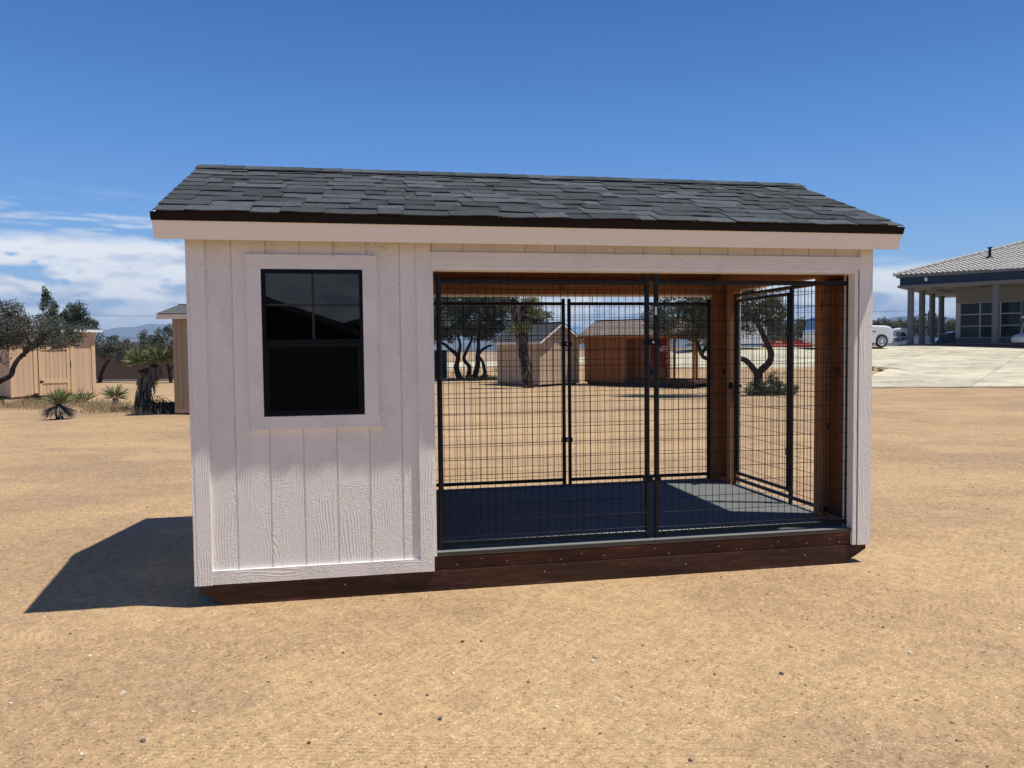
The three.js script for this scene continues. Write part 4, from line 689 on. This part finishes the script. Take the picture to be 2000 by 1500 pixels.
// ================================================================== OFFICE
{
  const t = thing('office_building', 'stucco office with grey porch columns and pale tiled hip roof at right', 'building');
  const grey = std(lin(.135, .132, .128), { roughness: .85, bumpMap: rep(stuccoBump, .6), bumpScale: .004 }), stucco = std(lin(.185, .16, .125), { roughness: .95, bumpMap: rep(stuccoBump, .6), bumpScale: .006 }), blueGrey = std(lin(.075, .088, .10), { roughness: .9 }), navy = std(lin(.007, .015, .04), { roughness: .6 }), frame = std(lin(.36, .345, .325), { roughness: .5 });
  const glassD = new THREE.MeshPhysicalMaterial({ color: lin(.004, .006, .008), roughness: .03, ior: 1.5, specularIntensity: .32 });
  const X1 = 17, Z1 = -14;
  mesh('porch_floor', bx(-.55, X1, -1.2, .06, Z1, .55), std(lin(.33, .31, .28)), t); mesh('red_kerb', bx(-.57, X1, -1.0, .045, .552, .70), std(lin(.09, .016, .016)), t);
  const col = (x, z) => { const c = part('column', t); mesh('shaft', new THREE.CylinderGeometry(.20, .20, 3.70, 24).translate(x, 1.91, z), grey, c); mesh('foot', new THREE.CylinderGeometry(.23, .23, .10, 24).translate(x, .11, z), grey, c); };
  for (const z of [0, -3.7, -7.4, -11.1]) col(0, z); for (const x of [4.82, 9.64, 14.46]) col(x, 0);
  const wl = part('front_wall', t), zf = -2.6, x0 = 2.24;
  mesh('upper_wall', bx(x0, X1, 2.78, 3.77, zf - .25, zf), stucco, wl); mesh('lower_wall', bx(x0, 6.55, .06, .45, zf - .25, zf - .002), blueGrey, wl); mesh('lower_wall', bx(8.2, X1, .06, .45, zf - .25, zf - .002), blueGrey, wl);
  mesh('pier', bx(x0, x0 + .26, .45, 2.78, zf - .25, zf - .001), frame, wl); mesh('pier', bx(5.95, 6.55, .45, 2.78, zf - .25, zf - .001), blueGrey, wl); mesh('pier', bx(8.2, X1, .45, 2.78, zf - .25, zf - .001), stucco, wl);
  mesh('side_wall', bx(x0, x0 + .25, .06, 3.77, -13, zf - .252), stucco, t); mesh('rear_wall', bx(x0 + .252, X1, .06, 3.77, -13, -12.75), stucco, t); mesh('inner_wall', bx(x0 + .3, X1, .06, 3.7, zf - 3.2, zf - 3.1), std(lin(.05, .05, .05)), t);
  const win = part('window', t), wx0 = x0 + .26, wx1 = 5.95, cw = (wx1 - wx0) / 3, rh = (2.78 - .45) / 3;
  for (let i = 0; i < 3; i++) for (let j = 0; j < 3; j++) mesh('pane', bx(wx0 + i * cw + .035, wx0 + (i + 1) * cw - .035, .45 + j * rh + .035, .45 + (j + 1) * rh - .035, zf - .10, zf - .085), glassD, win);
  for (let i = 0; i <= 3; i++) mesh('mullion', bx(wx0 + i * cw - (i ? .035 : 0), wx0 + i * cw + (i < 3 ? .035 : 0), .45, 2.78, zf - .13, zf - .05), frame, win);
  for (let j = 0; j <= 3; j++) for (let i = 0; i < 3; i++) mesh('transom', bx(wx0 + i * cw + .036, wx0 + (i + 1) * cw - .036, .45 + j * rh - (j ? .035 : 0), .45 + j * rh + (j < 3 ? .035 : 0), zf - .12, zf - .055), frame, win);
  const dr = part('door', t); mesh('door_glass', bx(6.66, 8.08, .12, 2.1, zf - .10, zf - .085), glassD, dr); mesh('transom_glass', bx(6.66, 8.08, 2.2, 2.68, zf - .10, zf - .085), glassD, dr);
  mesh('door_frame', merge([bx(6.55, 6.66, .06, 2.78, zf - .14, zf - .03), bx(8.08, 8.2, .06, 2.78, zf - .14, zf - .03), bx(6.66, 8.08, 2.1, 2.2, zf - .14, zf - .03), bx(6.66, 8.08, 2.68, 2.78, zf - .14, zf - .03), bx(6.66, 8.08, .06, .12, zf - .14, zf - .03)]), frame, dr); mesh('notice', bx(7.2, 7.42, 1.35, 1.63, zf - .084, zf - .080), std(lin(.6, .62, .6)), dr); mesh('handle', rod([7.92, .9, zf - .02], [7.92, 1.35, zf - .02], .018, .018, 8), M.galv, dr);
  mesh('soffit', bx(-.5, X1, 3.78, 3.86, Z1, .5), std(lin(.24, .205, .16), { roughness: .9 }), t);
  for (const [x, z] of [[1.3, -.9], [1.3, -3.2], [1.3, -5.8], [4.1, -1.3], [7.4, -1.3]]) { mesh('soffit_light', bx(x - .28, x + .28, 3.755, 3.779, z - .28, z + .28), std(lin(.04, .038, .034)), t); }
  mesh('soffit_trim', merge([bx(-.68, X1, 3.80, 3.94, .502, .68), bx(-.68, -.502, 3.80, 3.94, Z1, .5015)]), grey, t);
  mesh('fascia_band', merge([bx(-.56, X1, 3.942, 4.46, .30, .56), bx(-.56, -.30, 3.942, 4.46, Z1, .2995)]), navy, t);
  mesh('gutter', merge([bx(-.76, X1, 4.462, 4.62, .30, .76), bx(-.76, -.30, 4.462, 4.62, Z1, .2995)]), grey, t);
  // hip roof: tiled courses
  const rf = part('roof', t), e = .80, sl = .335, y0 = 4.62, tile = .30, expo = .37, run = 7.4, rows = Math.floor(run / expo), tm = [.40, .36, .44].map((k) => std(lin(k, k * .95, k * .85), { roughness: .9 }));
  for (let r = 0; r < rows; r++) {
    const z = e - r * expo, xs = -e + r * expo, y = y0 + r * expo * sl, n = Math.floor((X1 - xs) / tile), P = [], I = [], K = 6;
    for (let i = 0; i <= n * K; i++) { const x = xs + i * tile / K, ph = (i % K) / K, w = .055 * Math.max(0, Math.sin(ph * 6.2832)) - .018 * Math.max(0, -Math.sin(ph * 6.2832)); P.push(x, y + w + .005, z, x, y + w + .055, z, x, y + (expo + .06) * sl + w + .012, z - expo - .06); }
    for (let i = 0; i < n * K; i++) { const a = i * 3, b = a + 3; I.push(a, b, a + 1, b, b + 1, a + 1, a + 1, b + 1, a + 2, b + 1, b + 2, a + 2); }
    const g = new THREE.BufferGeometry(); g.setAttribute('position', new THREE.Float32BufferAttribute(P, 3)); g.setIndex(I); const gg = g.toNonIndexed(); gg.computeVertexNormals(); mesh('tile_course', gg, tm[r % 3], rf);
  }
  { const P = [-e, y0, e, -e, y0, Z1, run - e, y0 + run * sl, Z1, -e, y0, e, run - e, y0 + run * sl, Z1, run - e, y0 + run * sl, e - run]; const g = new THREE.BufferGeometry(); g.setAttribute('position', new THREE.Float32BufferAttribute(P, 3)); g.computeVertexNormals(); mesh('side_slope', g, std(lin(.46, .44, .40), { roughness: .9, side: THREE.DoubleSide }), rf); }
  const nh = 26;
  const hm = std(lin(.42, .40, .37), { roughness: .9, side: THREE.DoubleSide });
  for (let i = 0; i < nh; i++) { const q = (i + .35) / nh * run, o = mesh('hip_tile', (() => { const A = new THREE.Vector3(-e + q, y0 + q * sl + .06, e - q), dir = new THREE.Vector3(1, sl, -1).normalize(); const g = new THREE.CylinderGeometry(.095, .125, .47, 10); g.applyQuaternion(new THREE.Quaternion().setFromUnitVectors(UPV, dir)); g.translate(A.x, A.y, A.z); return g; })(), hm, rf); }
  mesh('ridge_tiles', rod([run - e - .1, y0 + run * sl + .06, e - run], [X1, y0 + run * sl + .06, e - run], .12, .12, 10), hm, rf);
  const vp = part('vent_pipe', t), vx = 4.2, vz = -2.2, vy = y0 + (e - vz) * sl; mesh('pipe', rod([vx, vy, vz], [vx, vy + .62, vz], .085, .085, 12), M.dark, vp); mesh('cap', new THREE.CylinderGeometry(.15, .15, .06, 14).translate(vx, vy + .66, vz), M.dark, vp); mesh('flashing', new THREE.CylinderGeometry(.12, .26, .14, 14).translate(vx, vy + .06, vz), M.dark, vp);
  const sl2 = part('flood_light', t); mesh('lamp_head', (() => { const g = new THREE.CylinderGeometry(.07, .10, .20, 10); g.rotateX(1.0); g.translate(1.0, 4.28, .68); return g; })(), std(lin(.7, .7, .68)), sl2); mesh('bracket', bx(.96, 1.04, 4.30, 4.38, .561, .64), std(lin(.6, .6, .6)), sl2);
  put(t, 26.5, 52, 1.42, -38 * Math.PI / 180);
}
// ================================================================== VEHICLES AND LOT FURNITURE
const paintW = new THREE.MeshPhysicalMaterial({ color: lin(.78, .78, .77), roughness: .3, clearcoat: 1, clearcoatRoughness: .05 }), carGlass = new THREE.MeshPhysicalMaterial({ color: lin(.012, .014, .016), roughness: .04, clearcoat: 1 }), tyre = std(lin(.015, .015, .016), { roughness: .8 }), chrome = std(lin(.75, .75, .75), { roughness: .15, metalness: 1 }), navyPaint = new THREE.MeshPhysicalMaterial({ color: lin(.02, .035, .09), roughness: .3, clearcoat: 1 });
function profile(pts, z0, z1, bev = .06) { const s = new THREE.Shape(); s.moveTo(...pts[0]); for (const p of pts.slice(1)) p.length === 2 ? s.lineTo(...p) : s.quadraticCurveTo(...p); const g = new THREE.ExtrudeGeometry(s, { depth: z1 - z0 - 2 * bev, bevelEnabled: true, bevelThickness: bev, bevelSize: bev, bevelSegments: 4, curveSegments: 10 }); g.translate(0, 0, z0 + bev); return g; }
function wheel(p, x, z, r, w, rim = chrome, spokes = 10) { const q = part('wheel', p), s = Math.sign(z); const t = new THREE.TorusGeometry(r * .80, r * .2, 10, 28); t.scale(1, 1, w / (r * .4)); t.translate(x, r, z); mesh('tyre', t, tyre, q); const gs = [new THREE.CylinderGeometry(r * .22, r * .22, .05, 14).rotateX(Math.PI / 2).translate(x, r, z + s * w * .38), new THREE.TorusGeometry(r * .62, r * .06, 8, 26).translate(x, r, z + s * w * .36)]; for (let i = 0; i < spokes; i++) { const a = i / spokes * 6.2832; const b = new THREE.BoxGeometry(r * .52, r * .11, .03); b.translate(r * .38, 0, 0); b.rotateZ(a); b.translate(x, r, z + s * w * .36); gs.push(b); } mesh('rim', merge(gs), rim, q); mesh('hub_shade_disc', new THREE.CylinderGeometry(r * .66, r * .66, .02, 20).rotateX(Math.PI / 2).translate(x, r, z + s * w * .15), M.dark, q); }  // the dark disc inside the rim is painted shade, not a wheel part
{ // white SUV, nose to the right
  const t = thing('suv', 'large white SUV parked on the concrete behind the right corner post', 'car'), hw = .98;
  mesh('body', profile([[-2.5, .45], [-2.52, .85], [-2.5, 1.05, -2.44, 1.12], [-1.7, 1.20], [1.15, 1.28], [2.0, 1.25], [2.36, 1.22, 2.42, 1.10], [2.47, .85], [2.46, .55], [2.42, .42], [2.30, .40], [2.27, .90, 1.82, .91], [1.38, .90, 1.35, .40], [-1.0, .40], [-1.03, .86, -1.45, .87], [-1.87, .86, -1.9, .40]], -hw, hw, .10), paintW, t);
  mesh('cabin', profile([[-2.44, 1.10], [-2.25, 1.70], [-2.1, 1.86, -1.9, 1.87], [0, 1.88], [.45, 1.84], [1.18, 1.14]], -.84, .84, .12), carGlass, t);
  mesh('roof_panel', profile([[-2.05, 1.86], [-1.9, 1.92], [0, 1.93], [.40, 1.88], [.2, 1.85]], -.70, .70, .05), paintW, t);
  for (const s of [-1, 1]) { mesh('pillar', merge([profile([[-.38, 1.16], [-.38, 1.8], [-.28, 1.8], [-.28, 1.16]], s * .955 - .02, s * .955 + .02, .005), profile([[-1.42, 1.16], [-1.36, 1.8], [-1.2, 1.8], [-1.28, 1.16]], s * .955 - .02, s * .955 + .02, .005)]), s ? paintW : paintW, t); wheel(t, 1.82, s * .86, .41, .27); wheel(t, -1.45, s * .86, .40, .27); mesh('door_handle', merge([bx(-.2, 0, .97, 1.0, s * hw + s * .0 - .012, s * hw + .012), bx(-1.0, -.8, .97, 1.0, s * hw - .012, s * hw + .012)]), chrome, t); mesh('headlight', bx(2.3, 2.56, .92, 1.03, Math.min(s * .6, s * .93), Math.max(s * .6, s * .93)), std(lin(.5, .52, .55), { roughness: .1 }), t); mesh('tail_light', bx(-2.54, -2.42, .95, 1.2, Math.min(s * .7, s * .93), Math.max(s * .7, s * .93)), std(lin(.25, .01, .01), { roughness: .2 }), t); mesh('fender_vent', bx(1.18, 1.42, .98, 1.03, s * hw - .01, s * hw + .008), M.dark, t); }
  mesh('rear_bumper', bx(-2.58, -2.40, .38, .62, -.9, .9), M.dark, t); mesh('grille', bx(2.5, 2.60, .55, 1.0, -.7, .7), M.dark, t); mesh('sill', bx(-1.0, 1.34, .30, .42, -.93, .93), M.dark, t);
  put(t, 20.85, 48.6, T(20.85, 48.6) + .02, 0); t.scale.x = .93;
}
{ // old pickup
  const t = thing('pickup_truck', 'old rounded white and navy pickup truck behind the office columns', 'pickup');
  mesh('body', profile([[-2.5, .55], [-2.5, 1.15], [-.75, 1.15], [-.7, 1.22], [.65, 1.22], [.75, 1.22, 1.7, 1.18], [1.98, 1.14, 2.0, .9], [2.0, .5], [1.85, .42], [1.66, .80, 1.3, .82], [.92, .80, .8, .42], [-1.2, .42], [-1.25, .82, -1.6, .83], [-1.98, .82, -2.02, .5]], -.78, .78, .14), paintW, t);
  mesh('cab', profile([[-.72, 1.18], [-.70, 1.55], [-.66, 1.80, -.35, 1.82], [.10, 1.82], [.32, 1.80, .42, 1.65], [.66, 1.18]], -.70, .70, .16), paintW, t);
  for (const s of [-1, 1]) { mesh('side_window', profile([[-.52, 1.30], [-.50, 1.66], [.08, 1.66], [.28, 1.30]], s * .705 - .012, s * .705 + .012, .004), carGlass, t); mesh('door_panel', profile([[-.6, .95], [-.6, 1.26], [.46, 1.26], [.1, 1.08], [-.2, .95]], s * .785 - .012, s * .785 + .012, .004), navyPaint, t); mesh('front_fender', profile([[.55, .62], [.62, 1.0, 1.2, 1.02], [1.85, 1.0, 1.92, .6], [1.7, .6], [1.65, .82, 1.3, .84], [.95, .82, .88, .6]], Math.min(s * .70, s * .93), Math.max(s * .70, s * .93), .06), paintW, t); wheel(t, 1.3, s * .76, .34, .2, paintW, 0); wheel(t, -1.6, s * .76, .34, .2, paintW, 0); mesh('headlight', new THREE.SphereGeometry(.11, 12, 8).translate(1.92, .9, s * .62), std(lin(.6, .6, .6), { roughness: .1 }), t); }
  mesh('windshield', (() => { const g = new THREE.BoxGeometry(.02, .50, 1.16); g.rotateZ(.42); g.translate(.545, 1.47, 0); return g; })(), carGlass, t);
  for (let i = 0; i < 4; i++) mesh('grille_bar', bx(2.08, 2.14, .50 + i * .13, .565 + i * .13, -.6, .6), paintW, t); mesh('bumper', bx(2.1, 2.2, .34, .44, -.8, .8), chrome, t);
  put(t, 29.4, 59, .74, -.3);
}
{
  const t = thing('sedan', 'dark blue car parked behind the last office columns', 'car'); mesh('body', profile([[-2.2, .35], [-2.2, .8, -1.9, .88], [-1.2, .92], [1.1, .92], [1.9, .84, 2.2, .7], [2.22, .35], [1.8, .3], [1.75, .66, 1.4, .67], [1.05, .66, 1.0, .3], [-1.0, .3], [-1.05, .66, -1.4, .67], [-1.75, .66, -1.8, .3]], -.9, .9, .1), navyPaint, t); mesh('cabin', profile([[-1.5, .9], [-1.0, 1.38], [-.8, 1.44, -.5, 1.45], [.2, 1.45], [.4, 1.42, 1.15, .92]], -.74, .74, .12), carGlass, t);
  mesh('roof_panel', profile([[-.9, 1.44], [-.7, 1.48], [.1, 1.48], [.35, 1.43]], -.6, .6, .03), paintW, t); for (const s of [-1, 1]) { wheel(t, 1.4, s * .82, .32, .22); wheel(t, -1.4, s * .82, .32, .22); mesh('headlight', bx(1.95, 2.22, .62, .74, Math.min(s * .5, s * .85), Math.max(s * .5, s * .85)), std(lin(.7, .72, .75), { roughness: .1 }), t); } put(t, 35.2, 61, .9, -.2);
}
{ // golf cart at the right edge, nose to the left
  const t = thing('golf_cart', 'white golf cart parked at the right edge before the office door', 'golf cart'), w = std(lin(.55, .55, .55), { roughness: .5 });
  mesh('body', profile([[-1.15, .38], [-1.18, .55], [-1.1, .72, -.75, .80], [-.55, .86], [-.5, .40], [.3, .38], [.35, .75], [1.15, .78], [1.2, .40], [1.1, .36], [1.05, .55, .78, .56], [.5, .55, .48, .3], [-.42, .28], [-.5, .56, -.78, .57], [-1.05, .56, -1.1, .36]], -.58, .58, .05), w, t);
  mesh('seat', bx(.25, .75, .76, .9, -.55, .55), std(lin(.35, .33, .3)), t); mesh('seat_back', bx(.72, .82, .88, 1.35, -.55, .55), std(lin(.35, .33, .3)), t);
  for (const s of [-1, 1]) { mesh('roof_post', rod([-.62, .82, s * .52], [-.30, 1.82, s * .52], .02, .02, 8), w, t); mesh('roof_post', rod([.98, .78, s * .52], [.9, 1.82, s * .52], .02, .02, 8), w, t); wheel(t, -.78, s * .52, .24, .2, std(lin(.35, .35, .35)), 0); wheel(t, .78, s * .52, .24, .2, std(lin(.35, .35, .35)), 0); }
  mesh('windshield', (() => { const g = new THREE.BoxGeometry(.012, .95, 1.0); g.rotateZ(-.31); g.translate(-.46, 1.32, 0); return g; })(), M.glass, t); mesh('canopy', profile([[-.5, 1.82], [-.45, 1.90], [1.0, 1.90], [1.05, 1.82]], -.62, .62, .03), std(lin(.7, .7, .69)), t); mesh('steering_wheel', new THREE.TorusGeometry(.16, .02, 6, 18).rotateY(1.2).translate(-.15, 1.05, .25), M.dark, t);
  put(t, 31.85, 47.5, T(32, 47.5) + .022, .12);
}
{ // planter
  const t = thing('planter_pot', 'tall dark blue glazed pot beside the office wall', 'pot'); mesh('pot_body', new THREE.LatheGeometry([[0, 0], [.22, 0], [.25, .03], [.34, .35], [.40, .62], [.42, .72], [.39, .74], [.36, .70], [.30, .62], [0, .60]].map((p) => new THREE.Vector2(...p)), 28), new THREE.MeshPhysicalMaterial({ color: lin(.012, .02, .06), roughness: .25, clearcoat: .6 }), t); mesh('soil', new THREE.CylinderGeometry(.31, .31, .02, 20).translate(0, .63, 0), std(lin(.05, .035, .025)), t); put(t, 28.7, 51.9, 1.49);
}
{ // white box trailer
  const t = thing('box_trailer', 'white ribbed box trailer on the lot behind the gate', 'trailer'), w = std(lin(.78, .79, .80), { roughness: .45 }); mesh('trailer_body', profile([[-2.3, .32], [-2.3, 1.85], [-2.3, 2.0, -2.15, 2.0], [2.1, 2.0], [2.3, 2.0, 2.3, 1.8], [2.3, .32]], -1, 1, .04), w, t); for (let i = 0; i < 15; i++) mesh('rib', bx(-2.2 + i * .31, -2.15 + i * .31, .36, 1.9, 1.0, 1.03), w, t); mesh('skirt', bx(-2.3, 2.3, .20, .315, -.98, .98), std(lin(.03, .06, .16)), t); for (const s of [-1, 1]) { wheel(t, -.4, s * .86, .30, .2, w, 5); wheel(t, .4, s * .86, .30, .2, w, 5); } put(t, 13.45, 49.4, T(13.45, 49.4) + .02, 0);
}
{ // red barriers
  const r = std(lin(.26, .03, .022), { roughness: .6 }), names = ['first', 'second', 'third', 'fourth', 'fifth'];
  for (let i = 0; i < 5; i++) { const t = thing('traffic_barrier', names[i] + ' red plastic barrier from the left in the row left of the white SUV', 'barrier', 'red barriers along the far edge of the lot'); mesh('barrier_body', profile([[-.30, 0], [-.30, .08], [-.12, .18], [-.10, .46], [.10, .46], [.12, .18], [.30, .08], [.30, 0]], -.30, .30, .015).rotateY(Math.PI / 2), r, t); mesh('panel', bx(-.2, .2, .22, .38, .118, .128), i === 1 ? std(lin(.6, .55, .3)) : std(lin(.40, .05, .04)), t); put(t, 16.75 + i * .62, 51, T(17, 51) + .02, rr(-.08, .08)); }
}
// overhead lines and their pole
{
  const wire = (label, a, b, sag) => { const A = new THREE.Vector3(...a), B = new THREE.Vector3(...b), pts = []; for (let i = 0; i <= 24; i++) { const t = i / 24, p = A.clone().lerp(B, t); p.y -= sag * 4 * t * (1 - t); pts.push(p); } solo('power_line', new THREE.TubeGeometry(new THREE.CatmullRomCurve3(pts), 48, .022, 5), M.dark, label, 'cable'); };
  const W3 = (u, d, y) => { const [x, z] = toWorld(u, d); return [x, y, z]; };
  wire('upper overhead cable crossing the sky behind the sheds', W3(-90, 118, 7.6), W3(62, 116, 6.5), .5); wire('lower overhead cable crossing before the left mountains', W3(-90, 118, 4.2), W3(62, 116, 4.0), .6);
  const t = thing('utility_pole', 'wooden utility pole with crossarm between the office columns', 'pole'); mesh('pole', rod([0, -1, 0], [0, 6.4, 0], .16, .12, 10), barkDark, t); mesh('crossarm', bx(-1.3, 1.3, 5.75, 5.92, -.07, .07, 'x'), barkDark, t); for (const x of [-1.2, -.5, .5, 1.2]) mesh('insulator', new THREE.CylinderGeometry(.06, .08, .2, 8).translate(x, 6.02, 0), M.dark, t); put(t, 61.8, 116, 0, .2);
}
// ================================================================== STONES
{
  const ico = new THREE.IcosahedronGeometry(1, 1), p = ico.attributes.position; const jit = new Map(); for (let i = 0; i < p.count; i++) { const k = [p.getX(i), p.getY(i), p.getZ(i)].map((v) => v.toFixed(3)).join(); if (!jit.has(k)) jit.set(k, rr(.75, 1.2)); const s = jit.get(k); p.setXYZ(i, p.getX(i) * s, p.getY(i) * s * .62, p.getZ(i) * s); } ico.computeVertexNormals();
  const big = [[-2.18,4.22],[-2.2,3.98],[-2.18,3.68],[-1.8,3.52],[-1.24,3.53],[-1.17,3.64],[-1.11,3.48],[-1.51,3.1],[-1.7,2.99],[-0.83,3.07],[-0.89,3.99],[-0.28,4.13],[-0.18,4.13],[0.39,3.85],[0.3,3.91],[0.41,3.9],[0.06,3.61],[0.18,3.34],[0.86,3.83],[0.45,3.43],[0.74,4.0],[1.44,4.01],[1.27,3.66],[2.18,5.26],[2.49,5.27],[2.0,4.96],[1.6,4.87],[1.68,4.42],[2.18,4.44],[2.01,3.91],[1.77,3.38],[1.81,3.17],[1.46,2.89],[3.86,6.33],[3.36,5.36],[1.75,3.02],[0.2,3.23],[-0.32,3.25],[0.73,3.2],[-6.93,13.71],[-7.04,13.5],[-6.47,14.73],[5.05,9.66],[5.85,10.35]];
  const N = 8500, im = new THREE.InstancedMesh(ico, std(lin(1, 1, 1), { roughness: .95 }), N), m = new THREE.Matrix4(), q = new THREE.Quaternion(), e = new THREE.Euler(), c = new THREE.Color();
  for (let i = 0; i < N; i++) {
    let u, d; do { d = 2.6 + 24 * Math.pow(rnd(), 1.7); u = rr(-.8, .8) * (d + 2); const [x, z] = toWorld(u, d); if (x > -.1 && x < 4.75 && z < .03 && z > -2.5) d = -1; } while (d < 0);
    if (i < big.length) [u, d] = big[i];
    const s = i < big.length ? rr(.006, .0125) * (d > 12 ? 2 : 1) : (.0014 + .0056 * Math.pow(rnd(), 4.5)) * (1 + d * .035), [x, z] = toWorld(u, d); e.set(rr(-.3, .3), rr(0, 6.28), rr(-.3, .3)); q.setFromEuler(e); m.compose(new THREE.Vector3(x, gh(u, d) + s * .25, z), q, new THREE.Vector3(s * rr(.8, 1.4), s, s)); im.setMatrixAt(i, m);
    const k = rnd(); if (k < .27) c.setRGB(.13, .10, .08); else if (k < .72) c.setRGB(.40, .27, .17); else c.setRGB(.66, .58, .48); c.multiplyScalar(rr(.75, 1.15)); im.setColorAt(i, c);
  }
  im.name = 'gravel'; im.userData = { kind: 'stuff', label: 'grit and small pebbles scattered over the sand', category: 'gravel' }; im.castShadow = im.receiveShadow = true; scene.add(im);
}
renderer.render(scene, camera);
